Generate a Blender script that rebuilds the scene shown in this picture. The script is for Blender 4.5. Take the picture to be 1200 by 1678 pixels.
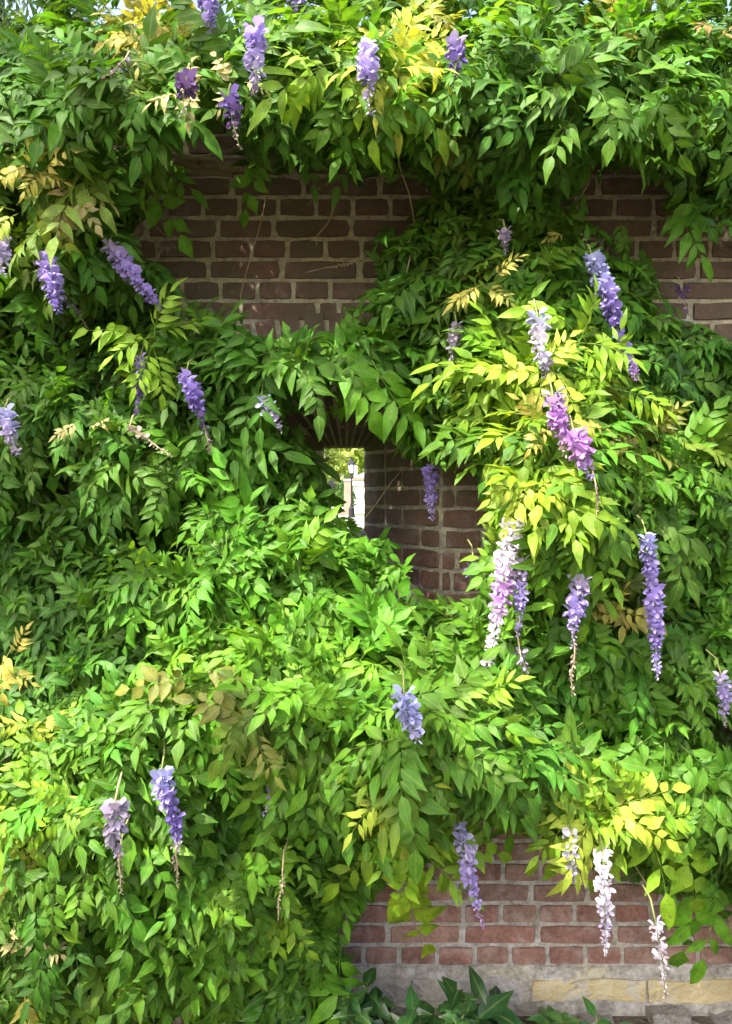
import bpy, math, random
import numpy as np
from mathutils import Vector, Matrix, noise

random.seed(11)
rng = np.random.default_rng(11)
for o in list(bpy.data.objects):
    bpy.data.objects.remove(o, do_unlink=True)
sc = bpy.context.scene
C = sc.collection

# ------------------------------------------------------------------ camera
F, CX, HY = 1300.0, 600.0, 815.0          # focal length, principal column and horizon row in photo pixels (1200 x 1678)
CAM = Vector((0.0, -2.55, 1.667))
cam = bpy.data.cameras.new('camera')
cam.sensor_fit = 'VERTICAL'
cam.sensor_height = 32.0
cam.lens = F / 1678.0 * 32.0
cam.shift_y = (HY - 839.0) / 1678.0
cam.clip_start = 0.05
cam.clip_end = 2000
cam_o = bpy.data.objects.new('camera', cam)
C.objects.link(cam_o)
cam_o.location = CAM
cam_o.rotation_euler = (math.radians(90), 0, 0)
sc.camera = cam_o

# ------------------------------------------------------------------ sky, sun, exposure
SUN = Vector((-0.40, -0.46, 0.80)).normalized()      # towards the sun
w = bpy.data.worlds.new('World')
sc.world = w
w.use_nodes = True
nt = w.node_tree
nt.nodes.clear()
sky = nt.nodes.new('ShaderNodeTexSky')
sky.sky_type = 'NISHITA'
sky.sun_disc = False
sky.sun_elevation = math.asin(SUN.z)
sky.sun_rotation = math.atan2(SUN.x, SUN.y)
sky.air_density = 1.0
sky.dust_density = 7.0
sky.ozone_density = 0.6
bg = nt.nodes.new('ShaderNodeBackground')
bg.inputs['Strength'].default_value = 0.15
wo = nt.nodes.new('ShaderNodeOutputWorld')
nt.links.new(sky.outputs[0], bg.inputs[0])
nt.links.new(bg.outputs[0], wo.inputs[0])

sl = bpy.data.lights.new('sun', 'SUN')
sl.energy = 3.0
sl.angle = math.radians(0.53)
sl.color = (1.0, 0.955, 0.86)
so = bpy.data.objects.new('sun', sl)
C.objects.link(so)
so.location = (-6, -7, 14)
so.rotation_euler = SUN.to_track_quat('Z', 'Y').to_euler()

sc.view_settings.view_transform = 'Standard'
sc.view_settings.look = 'None'
sc.view_settings.exposure = 2.35
sc.view_settings.gamma = 1.0
sc.view_settings.use_curve_mapping = False
sc.render.engine = 'CYCLES'
sc.cycles.use_denoising = True
sc.cycles.max_bounces = 5
sc.cycles.diffuse_bounces = 3
sc.cycles.transmission_bounces = 3
sc.cycles.caustics_reflective = False
sc.cycles.caustics_refractive = False
sc.cycles.adaptive_threshold = 0.02
sc.cycles.transparent_max_bounces = 4

# ------------------------------------------------------------------ helpers
def at(px, py, d=0.0):
    """point at the photo pixel, standing d metres proud of the wall face (wall face is the plane y = 0)"""
    k = (2.55 - d) / F
    return Vector(((px - CX) * k, -d, CAM.z + (HY - py) * k))

def at_y(px, py, y):
    k = (y + 2.55) / F
    return Vector(((px - CX) * k, y, CAM.z + (HY - py) * k))

def pix(p):
    k = F / (p[1] + 2.55)
    return CX + p[0] * k, HY - (p[2] - CAM.z) * k

def mesh(name, v, f, mat=None, smooth=False, attrs=None):
    me = bpy.data.meshes.new(name)
    me.from_pydata([tuple(p) for p in v], [], [tuple(q) for q in f])
    if mat:
        me.materials.append(mat)
    if smooth:
        me.polygons.foreach_set('use_smooth', [True] * len(me.polygons))
    if attrs:
        for k, arr in attrs.items():
            a = me.attributes.new(k, 'FLOAT', 'POINT')
            a.data.foreach_set('value', np.asarray(arr, dtype=np.float32))
    me.update()
    return me

def tri_mesh(name, V, T, mat, smooth=True, floats=None, tint=None):
    me = bpy.data.meshes.new(name)
    n, m = len(V), len(T)
    me.vertices.add(n)
    me.vertices.foreach_set('co', np.asarray(V, np.float32).ravel())
    me.loops.add(m * 3)
    me.loops.foreach_set('vertex_index', np.asarray(T, np.int32).ravel())
    me.polygons.add(m)
    me.polygons.foreach_set('loop_start', np.arange(0, m * 3, 3, dtype=np.int32))
    if smooth:
        me.polygons.foreach_set('use_smooth', np.ones(m, dtype=bool))
    if floats:
        for k, arr in floats.items():
            a = me.attributes.new(k, 'FLOAT', 'POINT')
            a.data.foreach_set('value', np.asarray(arr, np.float32))
    if tint is not None:
        a = me.attributes.new('tint', 'FLOAT_COLOR', 'POINT')
        a.data.foreach_set('color', np.asarray(tint, np.float32).ravel())
    me.materials.append(mat)
    me.update(calc_edges=True)
    me.validate()
    return me

def obj(name, me, parent=None, loc=None):
    o = bpy.data.objects.new(name, me)
    C.objects.link(o)
    if parent:
        o.parent = parent
    if loc is not None:
        o.location = loc
    return o

def empty(name, loc=(0, 0, 0)):
    o = bpy.data.objects.new(name, None)
    C.objects.link(o)
    o.location = loc
    o.empty_display_size = 0.1
    return o

def tag(o, label=None, cat=None, group=None, kind=None):
    for k, v in (('label', label), ('category', cat), ('group', group), ('kind', kind)):
        if v:
            o[k] = v
    return o

class MB:
    def __init__(s):
        s.v, s.f = [], []
    def add(s, v, f):
        b = len(s.v)
        s.v += [Vector(p) for p in v]
        s.f += [tuple(i + b for i in q) for q in f]
    def box(s, a, b):
        (x0, y0, z0), (x1, y1, z1) = a, b
        s.add([(x0, y0, z0), (x1, y0, z0), (x1, y1, z0), (x0, y1, z0), (x0, y0, z1), (x1, y0, z1), (x1, y1, z1), (x0, y1, z1)],
              [(0, 3, 2, 1), (4, 5, 6, 7), (0, 1, 5, 4), (1, 2, 6, 5), (2, 3, 7, 6), (3, 0, 4, 7)])
    def tube(s, pts, rad, n=6, cap=True):
        pts = [Vector(p) for p in pts]
        if not hasattr(rad, '__len__'):
            rad = [rad] * len(pts)
        t0 = (pts[1] - pts[0]).normalized()
        up = Vector((0, 0, 1)) if abs(t0.z) < 0.9 else Vector((1, 0, 0))
        a = t0.cross(up).normalized()
        V = []
        for i, p in enumerate(pts):
            t = (pts[min(i + 1, len(pts) - 1)] - pts[max(i - 1, 0)]).normalized()
            a = (a - t * a.dot(t)).normalized()
            b = t.cross(a)
            for k in range(n):
                q = 2 * math.pi * k / n
                V.append(p + (a * math.cos(q) + b * math.sin(q)) * rad[i])
        Fc = []
        for i in range(len(pts) - 1):
            for k in range(n):
                Fc.append((i * n + k, i * n + (k + 1) % n, (i + 1) * n + (k + 1) % n, (i + 1) * n + k))
        if cap:
            Fc.append(tuple(range(n - 1, -1, -1)))
            Fc.append(tuple(range((len(pts) - 1) * n, len(pts) * n)))
        s.add(V, Fc)
    def lathe(s, c, prof, n=12):
        c = Vector(c)
        V = [c + Vector((r * math.cos(2 * math.pi * k / n), r * math.sin(2 * math.pi * k / n), z)) for r, z in prof for k in range(n)]
        Fc = [(i * n + k, i * n + (k + 1) % n, (i + 1) * n + (k + 1) % n, (i + 1) * n + k) for i in range(len(prof) - 1) for k in range(n)]
        Fc += [tuple(range(n - 1, -1, -1)), tuple(range((len(prof) - 1) * n, len(prof) * n))]
        s.add(V, Fc)
    def build(s, name, mat, parent=None, smooth=False, loc=None):
        off = Vector(loc) if loc is not None else Vector((0, 0, 0))
        pl = parent.location if parent else Vector((0, 0, 0))
        me = mesh(name, [p - off - pl for p in s.v], s.f, mat, smooth)
        return obj(name, me, parent, off if loc is not None else None)

def inside(poly, x, y):
    c = False
    n = len(poly)
    j = n - 1
    for i in range(n):
        xi, yi = poly[i]
        xj, yj = poly[j]
        if (yi > y) != (yj > y) and x < (xj - xi) * (y - yi) / (yj - yi) + xi:
            c = not c
        j = i
    return c

# ------------------------------------------------------------------ materials
def new_mat(name):
    m = bpy.data.materials.new(name)
    m.use_nodes = True
    n = m.node_tree
    n.nodes.clear()
    return m, n, n.nodes.new('ShaderNodeOutputMaterial')

def node(n, t, **kw):
    x = n.nodes.new(t)
    for k, v in kw.items():
        if k in x.inputs.keys():
            x.inputs[k].default_value = v
        else:
            setattr(x, k, v)
    return x

def ramp(n, fac, stops):
    r = n.nodes.new('ShaderNodeValToRGB')
    e = r.color_ramp.elements
    while len(e) < len(stops):
        e.new(0.5)
    for q, (p, c) in zip(e, stops):
        q.position = p
        q.color = (c[0], c[1], c[2], 1) if hasattr(c, '__len__') else (c, c, c, 1)
    n.links.new(fac, r.inputs[0])
    return r.outputs[0]

def mix(n, fac, a, b, mode='MIX'):
    m = n.nodes.new('ShaderNodeMix')
    m.data_type = 'RGBA'
    m.blend_type = mode
    for sock, v in ((m.inputs[0], fac), (m.inputs[6], a), (m.inputs[7], b)):
        if hasattr(v, 'links'):
            n.links.new(v, sock)
        elif hasattr(v, '__len__'):
            sock.default_value = (v[0], v[1], v[2], 1)
        else:
            sock.default_value = v
    return m.outputs[2]

def obj_noise(n, scale, detail=4, coord='Object', rough=0.55):
    tc = n.nodes.new('ShaderNodeTexCoord')
    if coord == 'World':
        g = n.nodes.new('ShaderNodeNewGeometry')
        src = g.outputs['Position']
    else:
        src = tc.outputs[coord]
    t = node(n, 'ShaderNodeTexNoise', Scale=scale, Detail=detail, Roughness=rough)
    n.links.new(src, t.inputs['Vector'])
    return t.outputs['Fac']

def bump(n, h, strength, dist):
    b = node(n, 'ShaderNodeBump', Strength=strength, Distance=dist)
    n.links.new(h, b.inputs['Height'])
    return b.outputs[0]

def surf(name, c0, c1, scale=20, rough=0.85, bump_s=0.4, bump_d=0.004, metal=0.0, coord='World', c2=None, spec=0.3):
    m, n, out = new_mat(name)
    p = node(n, 'ShaderNodeBsdfPrincipled', Roughness=rough, Metallic=metal)
    p.inputs['Specular IOR Level'].default_value = spec
    a = obj_noise(n, scale, 6, coord)
    col = ramp(n, a, [(0.3, c0), (0.7, c1)] if c2 is None else [(0.28, c0), (0.5, c1), (0.72, c2)])
    n.links.new(col, p.inputs['Base Color'])
    if bump_s:
        n.links.new(bump(n, obj_noise(n, scale * 6, 5, coord), bump_s, bump_d), p.inputs['Normal'])
    n.links.new(p.outputs[0], out.inputs[0])
    return m

def leaf_mat(name, source, transl=0.36, rough=0.52, spec=0.22, rib=True):
    """source: 'object' reads the object's own colour, 'tint' a colour attribute, or an rgb triple"""
    m, n, out = new_mat(name)
    if source == 'object':
        base = n.nodes.new('ShaderNodeObjectInfo').outputs['Color']
    elif source == 'tint':
        base = node(n, 'ShaderNodeAttribute', attribute_name='tint').outputs['Color']
    else:
        r = n.nodes.new('ShaderNodeRGB')
        r.outputs[0].default_value = (*source, 1)
        base = r.outputs[0]
    blot = obj_noise(n, 26, 1, 'World')
    f = ramp(n, blot, [(0.3, 0.74), (0.7, 1.2)])
    col = mix(n, 1.0, base, f, 'MULTIPLY')
    if rib:
        a = node(n, 'ShaderNodeAttribute', attribute_name='rib').outputs['Fac']
        rf = ramp(n, a, [(0.03, 0.55), (0.13, 0.0)])
        col = mix(n, rf, col, mix(n, 0.6, col, (0.25, 0.30, 0.10)))
        # side veins run outwards and forwards from the midrib
        al = node(n, 'ShaderNodeAttribute', attribute_name='along').outputs['Fac']
        m1 = node(n, 'ShaderNodeMath', operation='MULTIPLY_ADD')
        n.links.new(a, m1.inputs[0])
        m1.inputs[1].default_value = -0.22
        n.links.new(al, m1.inputs[2])
        m2 = node(n, 'ShaderNodeMath', operation='MULTIPLY')
        n.links.new(m1.outputs[0], m2.inputs[0])
        m2.inputs[1].default_value = 46.0
        m3 = node(n, 'ShaderNodeMath', operation='SINE')
        n.links.new(m2.outputs[0], m3.inputs[0])
        vein = ramp(n, m3.outputs[0], [(0.0, 0.0), (0.95, 1.0)])
        col = mix(n, mix(n, 1.0, vein, (.22, .22, .22), 'MULTIPLY'), col, mix(n, 1.0, col, (.62, .72, .6), 'MULTIPLY'))
        # uneven ripening inside each leaf, a few brown flecks
        rip = ramp(n, obj_noise(n, 70, 2, 'World'), [(0.42, 0.0), (0.62, 0.55)])
        col = mix(n, rip, col, mix(n, 1.0, col, (.62, .9, .8), 'MULTIPLY'))
        fleck = ramp(n, obj_noise(n, 160, 0, 'World'), [(0.70, 0.0), (0.78, 0.6)])
        col = mix(n, fleck, col, (.10, .075, .03))
    # dull paler underside
    g = n.nodes.new('ShaderNodeNewGeometry')
    under = mix(n, 0.14, col, (0.16, 0.20, 0.10))
    top = mix(n, g.outputs['Backfacing'], col, under)
    p = node(n, 'ShaderNodeBsdfPrincipled', Roughness=rough)
    p.inputs['Specular IOR Level'].default_value = spec
    n.links.new(top, p.inputs['Base Color'])
    t = n.nodes.new('ShaderNodeBsdfTranslucent')
    tc = mix(n, 1.0, col, (1.9, 1.65, 0.55), 'MULTIPLY')
    n.links.new(tc, t.inputs['Color'])
    ms = n.nodes.new('ShaderNodeMixShader')
    ms.inputs[0].default_value = transl
    n.links.new(p.outputs[0], ms.inputs[1])
    n.links.new(t.outputs[0], ms.inputs[2])
    n.links.new(ms.outputs[0], out.inputs[0])
    return m

def petal_mat():
    m, n, out = new_mat('wisteria_petal')
    base = n.nodes.new('ShaderNodeObjectInfo').outputs['Color']
    a = node(n, 'ShaderNodeAttribute', attribute_name='rib').outputs['Fac']
    k = ramp(n, a, [(0.0, 1.3), (0.62, 0.98), (1.0, 0.55)])
    col = mix(n, 1.0, base, k, 'MULTIPLY')
    p = node(n, 'ShaderNodeBsdfPrincipled', Roughness=0.6)
    p.inputs['Specular IOR Level'].default_value = 0.2
    n.links.new(col, p.inputs['Base Color'])
    t = n.nodes.new('ShaderNodeBsdfTranslucent')
    n.links.new(col, t.inputs['Color'])
    ms = n.nodes.new('ShaderNodeMixShader')
    ms.inputs[0].default_value = 0.35
    n.links.new(p.outputs[0], ms.inputs[1])
    n.links.new(t.outputs[0], ms.inputs[2])
    n.links.new(ms.outputs[0], out.inputs[0])
    return m

def algae_and_shade(n):
    # patchy algae plus painted overhang shade, stronger on the higher courses
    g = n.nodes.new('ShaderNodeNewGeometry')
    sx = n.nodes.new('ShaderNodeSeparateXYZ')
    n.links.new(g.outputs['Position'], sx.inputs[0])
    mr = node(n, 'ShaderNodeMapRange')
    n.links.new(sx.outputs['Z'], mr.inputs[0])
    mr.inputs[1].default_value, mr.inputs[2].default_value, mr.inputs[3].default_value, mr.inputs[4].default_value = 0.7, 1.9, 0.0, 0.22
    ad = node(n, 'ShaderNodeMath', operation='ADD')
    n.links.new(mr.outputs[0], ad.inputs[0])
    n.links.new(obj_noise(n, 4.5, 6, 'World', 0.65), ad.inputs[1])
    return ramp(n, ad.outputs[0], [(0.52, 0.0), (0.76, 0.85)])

def brick_mat():
    m, n, out = new_mat('weathered_brick')
    r = n.nodes.new('ShaderNodeObjectInfo').outputs['Random']
    base = ramp(n, r, [(0.0, (0.19, 0.10, 0.078)), (0.3, (0.245, 0.128, 0.098)), (0.55, (0.21, 0.132, 0.10)), (0.8, (0.28, 0.16, 0.125)), (1.0, (0.15, 0.098, 0.08))])
    big = ramp(n, obj_noise(n, 9, 5, 'World'), [(0.3, 0.62), (0.7, 1.25)])
    col = mix(n, 1.0, base, big, 'MULTIPLY')
    fine = ramp(n, obj_noise(n, 90, 5, 'World'), [(0.35, 0.72), (0.62, 1.15)])
    col = mix(n, 0.8, col, fine, 'MULTIPLY')
    lime = ramp(n, obj_noise(n, 17, 7, 'World', 0.7), [(0.50, 0.0), (0.72, 0.6)])
    col = mix(n, lime, col, (0.38, 0.33, 0.30))
    algae_shade_fac = algae_and_shade(n)
    col = mix(n, algae_shade_fac, col, (0.090, 0.074, 0.048))  # dark brown carries overhang shade as well as algae
    p = node(n, 'ShaderNodeBsdfPrincipled', Roughness=0.9)
    p.inputs['Specular IOR Level'].default_value = 0.2
    n.links.new(col, p.inputs['Base Color'])
    n.links.new(bump(n, obj_noise(n, 120, 6, 'World', 0.65), 0.7, 0.004), p.inputs['Normal'])
    n.links.new(p.outputs[0], out.inputs[0])
    return m

def mortar_mat():
    m, n, out = new_mat('lime_mortar')
    col = ramp(n, obj_noise(n, 14, 7, 'World', 0.65), [(0.28, (0.22, 0.20, 0.16)), (0.5, (0.36, 0.34, 0.30)), (0.72, (0.50, 0.48, 0.45))])
    algae_shade_fac = algae_and_shade(n)
    col = mix(n, algae_shade_fac, col, (0.48, 0.43, 0.26))
    crumb = ramp(n, obj_noise(n, 40, 6, 'World', 0.7), [(0.35, 0.55), (0.6, 1.1)])
    col = mix(n, 1.0, col, crumb, 'MULTIPLY')
    p = node(n, 'ShaderNodeBsdfPrincipled', Roughness=0.95)
    p.inputs['Specular IOR Level'].default_value = 0.15
    n.links.new(col, p.inputs['Base Color'])
    n.links.new(bump(n, obj_noise(n, 85, 7, 'World', 0.7), 0.9, 0.006), p.inputs['Normal'])
    n.links.new(p.outputs[0], out.inputs[0])
    return m

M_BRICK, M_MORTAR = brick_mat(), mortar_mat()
M_LEAF = leaf_mat('wisteria_leaf', 'object')
M_MASS = leaf_mat('wisteria_leaf_mass', 'tint')
M_PETAL = petal_mat()
M_WOOD = surf('vine_bark', (0.10, 0.075, 0.045), (0.24, 0.19, 0.12), 30, 0.9, 0.7, 0.006, c2=(0.16, 0.15, 0.07))
M_TENDRIL = surf('dry_tendril', (0.22, 0.16, 0.08), (0.42, 0.36, 0.20), 18, 0.8, 0)
M_GREENSTEM = surf('green_stalk', (0.12, 0.15, 0.04), (0.24, 0.24, 0.09), 30, 0.7, 0)
M_EVER = leaf_mat('evergreen_leaf', 'object', 0.16, 0.33, 0.45)
M_SOIL = surf('soil', (0.05, 0.04, 0.03), (0.16, 0.135, 0.10), 9, 0.95, 0.9, 0.02)
M_STONE = surf('pale_plinth_stone', (0.20, 0.19, 0.17), (0.40, 0.38, 0.35), 16, 0.9, 1.0, 0.01, c2=(0.27, 0.23, 0.17))
M_YSTONE = surf('yellow_plinth_stone', (0.36, 0.35, 0.32), (0.40, 0.33, 0.17), 11, 0.9, 1.0, 0.008, c2=(0.46, 0.41, 0.28))
M_RUBBLE = surf('footing_rubble', (0.10, 0.095, 0.08), (0.36, 0.34, 0.31), 30, 0.95, 1.0, 0.02, c2=(0.17, 0.14, 0.08))
M_PAVE = surf('pale_gravel_road', (0.19, 0.18, 0.16), (0.26, 0.25, 0.23), 0.8, 0.95, 0.3, 0.01)
M_GRASS = surf('lawn_grass', (0.06, 0.13, 0.02), (0.13, 0.20, 0.04), 1.2, 0.9, 0.6, 0.03)
M_IRON = surf('black_iron', (0.006, 0.007, 0.009), (0.014, 0.015, 0.018), 12, 0.7, 0.1, 0.002, spec=0.2)
M_PALESTONE = surf('pale_ashlar', (0.155, 0.115, 0.085), (0.20, 0.155, 0.115), 1.5, 0.9, 0.3, 0.01)
M_WHITE = surf('white_render', (0.62, 0.60, 0.57), (0.72, 0.70, 0.67), 0.6, 0.9, 0.2, 0.01)
M_SLATE = surf('slate', (0.09, 0.09, 0.10), (0.15, 0.15, 0.16), 3, 0.7, 0.3, 0.01)
M_BARK = surf('tree_bark', (0.07, 0.055, 0.04), (0.17, 0.14, 0.10), 7, 0.95, 0.9, 0.02)

def glass_mat():
    m, n, out = new_mat('lamp_glass')
    p = node(n, 'ShaderNodeBsdfPrincipled', Roughness=0.15)
    p.inputs['Base Color'].default_value = (0.75, 0.80, 0.84, 1)
    p.inputs['Transmission Weight'].default_value = 0.35
    n.links.new(p.outputs[0], out.inputs[0])
    return m
M_GLASS = glass_mat()
M_DARKGLASS = surf('window_glass', (0.03, 0.035, 0.04), (0.06, 0.07, 0.08), 1, 0.1, 0, spec=0.6)

# ------------------------------------------------------------------ ground, road, lawn
MB_ = MB()
MB_.add([(-700, -700, 0), (700, -700, 0), (700, 900, 0), (-700, 900, 0)], [(0, 1, 2, 3)])
g = MB_.build('ground', M_SOIL)
tag(g, kind='structure')
q = MB()
q.add([(-90, 1.2, 0.004), (90, 1.2, 0.004), (90, 250, 0.004), (-90, 250, 0.004)], [(0, 1, 2, 3)])
tag(q.build('lawn', M_GRASS), kind='structure')
q = MB()
q.add([(-40, 34, 0.008), (40, 34, 0.008), (40, 70.5, 0.008), (-40, 70.5, 0.008)], [(0, 1, 2, 3)])
tag(q.build('road', M_PAVE), kind='structure')

# ------------------------------------------------------------------ garden wall with splayed loophole
WALL_T, WALL_TOP = 0.45, 2.88
XL, XR = -2.6, 2.6
FX0, FX1 = (388 - 600) / 510.0, (722 - 600) / 510.0        # front opening
SILL_F = CAM.z + (HY - 1005) / 510.0
CROWN = CAM.z + (HY - 562) / 510.0
ACX = (FX0 + FX1) / 2
AR = 1.12                                                   # intrados radius
ACZ = CROWN - AR
RING = 0.105
kb = 3.0 / F
BX0, BX1 = (531 - 600) * kb, (597 - 600) * kb
BZ0, BZ1 = CAM.z + (HY - 866) * kb, CAM.z + (HY - 735) * kb
ath = math.asin((FX1 - ACX) / AR)
NA = 13
def arc(t, r):                                              # t 0..1 from the jamb at FX1 round to FX0
    a = ath * (1 - 2 * t)
    return ACX + r * math.sin(a), ACZ + r * math.cos(a)

wall = empty('garden_wall', (0, 0, 0))
tag(wall, 'old red brick garden wall with a splayed arched loophole, half buried in wisteria', 'wall')

def build_core():
    import bmesh
    bm = bmesh.new()
    def loop(pts, y):
        return [bm.verts.new((x, y, z)) for x, z in pts]
    fpts = [(FX0, SILL_F), (FX1, SILL_F)] + [arc(i / (NA - 1), AR) for i in range(NA)]
    bpts = [(BX0, BZ0), (BX1, BZ0)] + [(BX1 + (BX0 - BX1) * i / (NA - 1), BZ1) for i in range(NA)]
    outer = [(XL, -0.3), (XR, -0.3), (XR, WALL_TOP), (XL, WALL_TOP)]
    fo, fi = loop(outer, 0), loop(fpts, 0)
    bo, bi = loop(outer, WALL_T), loop(bpts, WALL_T)
    def edges(l):
        return [bm.edges.new((l[i], l[(i + 1) % len(l)])) for i in range(len(l))]
    for a, b in ((fo, fi), (bo, bi)):
        bmesh.ops.triangle_fill(bm, edges=edges(a) + edges(b), use_beauty=True)
    for a, b in ((fo, bo), (fi, bi)):
        for i in range(len(a)):
            j = (i + 1) % len(a)
            bm.faces.new((a[i], a[j], b[j], b[i]))
    bmesh.ops.recalc_face_normals(bm, faces=bm.faces)
    me = bpy.data.meshes.new('mortar_core')
    bm.to_mesh(me)
    bm.free()
    me.materials.append(M_MORTAR)
    return obj('mortar_core', me, wall)
build_core()

# unit brick: x, z in -0.5..0.5, front at y = -1 (proud), back at y = 0
def unit_brick(seed):
    r = random.Random(seed)
    j = lambda a: r.uniform(-a, a)
    outl = []
    for (x0, z0), (x1, z1), n_ in (((-.5, -.5), (.5, -.5), 4), ((.5, -.5), (.5, .5), 2), ((.5, .5), (-.5, .5), 4), ((-.5, .5), (-.5, -.5), 2)):
        for i in range(n_):
            t = i / n_
            k = 0.96 if i == 0 else 1.0
            outl.append(((x0 + (x1 - x0) * t) * k + j(.012), (z0 + (z1 - z0) * t) * k + j(.035)))
    n = len(outl)
    V = [(x, 4.0, z) for x, z in outl]
    V += [(x * (1 - .02) + j(.008), -.35 + j(.3), z * (1 - .05) + j(.03)) for x, z in outl]
    V += [(x * (1 - .03) + j(.012), -1.0 + j(.25), z * (1 - .09) + j(.03)) for x, z in outl]
    V.append((j(.1), -1.05 + j(.3), j(.1)))
    Fc = []
    for a in (0, n):
        for i in range(n):
            k = (i + 1) % n
            Fc.append((a + i, a + k, a + n + k, a + n + i))
    for i in range(n):
        Fc.append((2 * n + i, 2 * n + (i + 1) % n, 3 * n))
    return mesh('brick', V, Fc, M_BRICK)
BRICKS = [unit_brick(s) for s in range(10)]

BARE_U = [(225, 395), (235, 345), (290, 310), (262, 285), (268, 245), (330, 228), (388, 240), (402, 285), (415, 305), (440, 296), (520, 300), (600, 292), (700, 300), (715, 335), (645, 352), (612, 385), (602, 430), (560, 480), (540, 505), (545, 545), (480, 555), (430, 535), (385, 495), (330, 475), (280, 475), (270, 430)]
BARE_R = [(950, 305), (1010, 285), (1090, 290), (1060, 350), (1110, 365), (1200, 388), (1280, 390), (1280, 545), (1190, 540), (1130, 508), (1100, 470), (1105, 430), (1060, 390), (1000, 380), (960, 345)]
BARE_E = [(455, 672), (500, 660), (545, 672), (600, 684), (630, 620), (648, 625), (650, 690), (625, 720), (608, 745), (640, 765), (690, 765), (760, 792), (805, 802), (795, 850), (772, 900), (764, 950), (745, 988), (690, 990), (680, 950), (668, 905), (640, 872), (600, 850), (545, 852), (532, 800), (522, 745)]
BARE_L = [(590, 1505), (640, 1500), (655, 1470), (700, 1465), (720, 1440), (790, 1432), (830, 1392), (870, 1397), (900, 1402), (960, 1440), (1040, 1460), (1060, 1485), (1110, 1492), (1125, 1522), (1180, 1542), (1280, 1555), (1280, 1800), (800, 1800), (588, 1800)]
BARES = [BARE_U, BARE_R, BARE_E, BARE_L]
def bare(x, y):
    return any(inside(b, x, y) for b in BARES)
GAPS = [[(-80, -80), (60, -80), (64, 20), (50, 46), (20, 52), (-80, 50)], [(140, 14), (165, 18), (172, 44), (158, 52), (146, 40)], [(60, -20), (92, -20), (80, 14), (64, 20)],
        [(722, -10), (738, -10), (740, 18), (726, 24)], [(956, -10), (978, -10), (974, 16), (958, 18)], [(205, 0), (216, 0), (214, 10), (206, 10)], [(816, 18), (824, 18), (822, 28), (815, 26)]]
E_ZONE = [(440, 640), (700, 640), (700, 1000), (440, 1000)]
def clearing(x, y):
    return y < 60 and any(inside(b, x, y) for b in GAPS)
def near_bare(x, y, r=45):
    return any(bare(x + dx * r, y + dy * r) for dx, dy in ((0, 0), (1, 0), (-1, 0), (0, 1), (0, -1), (.7, .7), (-.7, .7), (.7, -.7), (-.7, -.7)))

COURSE, JOINT = 0.0667, 0.0112
Z0 = 0.163
hidden_bricks = []
n_brick = 0
def lay(c, ux, n_in, sx, sz, show, proud=0.006):
    """c centre on the surface, ux along, n_in pointing into the wall"""
    global n_brick
    me = BRICKS[random.randrange(len(BRICKS))]
    ux, n_in = Vector(ux).normalized(), Vector(n_in).normalized()
    uz = ux.cross(n_in)
    if uz.z < 0:
        uz = -uz
    pr = proud * random.uniform(0.6, 1.5)
    m = Matrix(((ux.x * sx, n_in.x * pr, uz.x * sz, c[0]), (ux.y * sx, n_in.y * pr, uz.y * sz, c[1]), (ux.z * sx, n_in.z * pr, uz.z * sz, c[2]), (0, 0, 0, 1)))
    tilt = Matrix.Rotation(random.uniform(-0.006, 0.006), 4, 'Y')
    if show:
        o = bpy.data.objects.new('brick', me)
        C.objects.link(o)
        o.parent = wall
        o.matrix_basis = m @ tilt
        n_brick += 1
    else:
        hidden_bricks.append((me, m @ tilt))

row = 0
z = Z0
while z + COURSE < WALL_TOP + 0.02:
    zc = z + COURSE / 2
    header = row % 2 == 0
    mod = 0.1195 if header else 0.239
    x = XL + (0.03 if header else -0.0297) + random.uniform(-0.008, 0.008)
    # opening interval on this course (front face)
    gaps = None
    if SILL_F - 0.0 < zc < ACZ + (AR + RING):
        if zc < ACZ + AR * math.cos(ath) + 0.03:
            gaps = (FX0, FX1)
        else:
            h = zc + COURSE * 0.12 - ACZ
            hw = math.sqrt(max(0, (AR + RING) ** 2 - h * h))
            hw = min(hw, (AR + RING) * math.sin(ath) + 0.01)
            gaps = (ACX - hw, ACX + hw)
    while x < XR:
        L = mod * random.uniform(0.95, 1.05)
        if not header and random.random() < 0.15:
            L = mod * 0.75
        if header and random.random() < 0.10:
            L = mod * 1.5
        a, b = x, x + L
        segs = [(a, b)]
        if gaps:
            segs = [(a, min(b, gaps[0])), (max(a, gaps[1]), b)]
        for s0, s1 in segs:
            if s1 - s0 > 0.022:
                c = ((s0 + s1) / 2, 0.0, zc + random.uniform(-0.0012, 0.0012))
                px, py = pix(c)
                if -70 < px < 1270 and -60 < py < 1740 or True:
                    lay(c, (1, 0, 0), (0, 1, 0), s1 - s0 - JOINT, COURSE - JOINT, near_bare(px, py, 34) and -20 < px < 1220)
        x = b
    z += COURSE
    row += 1

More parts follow.
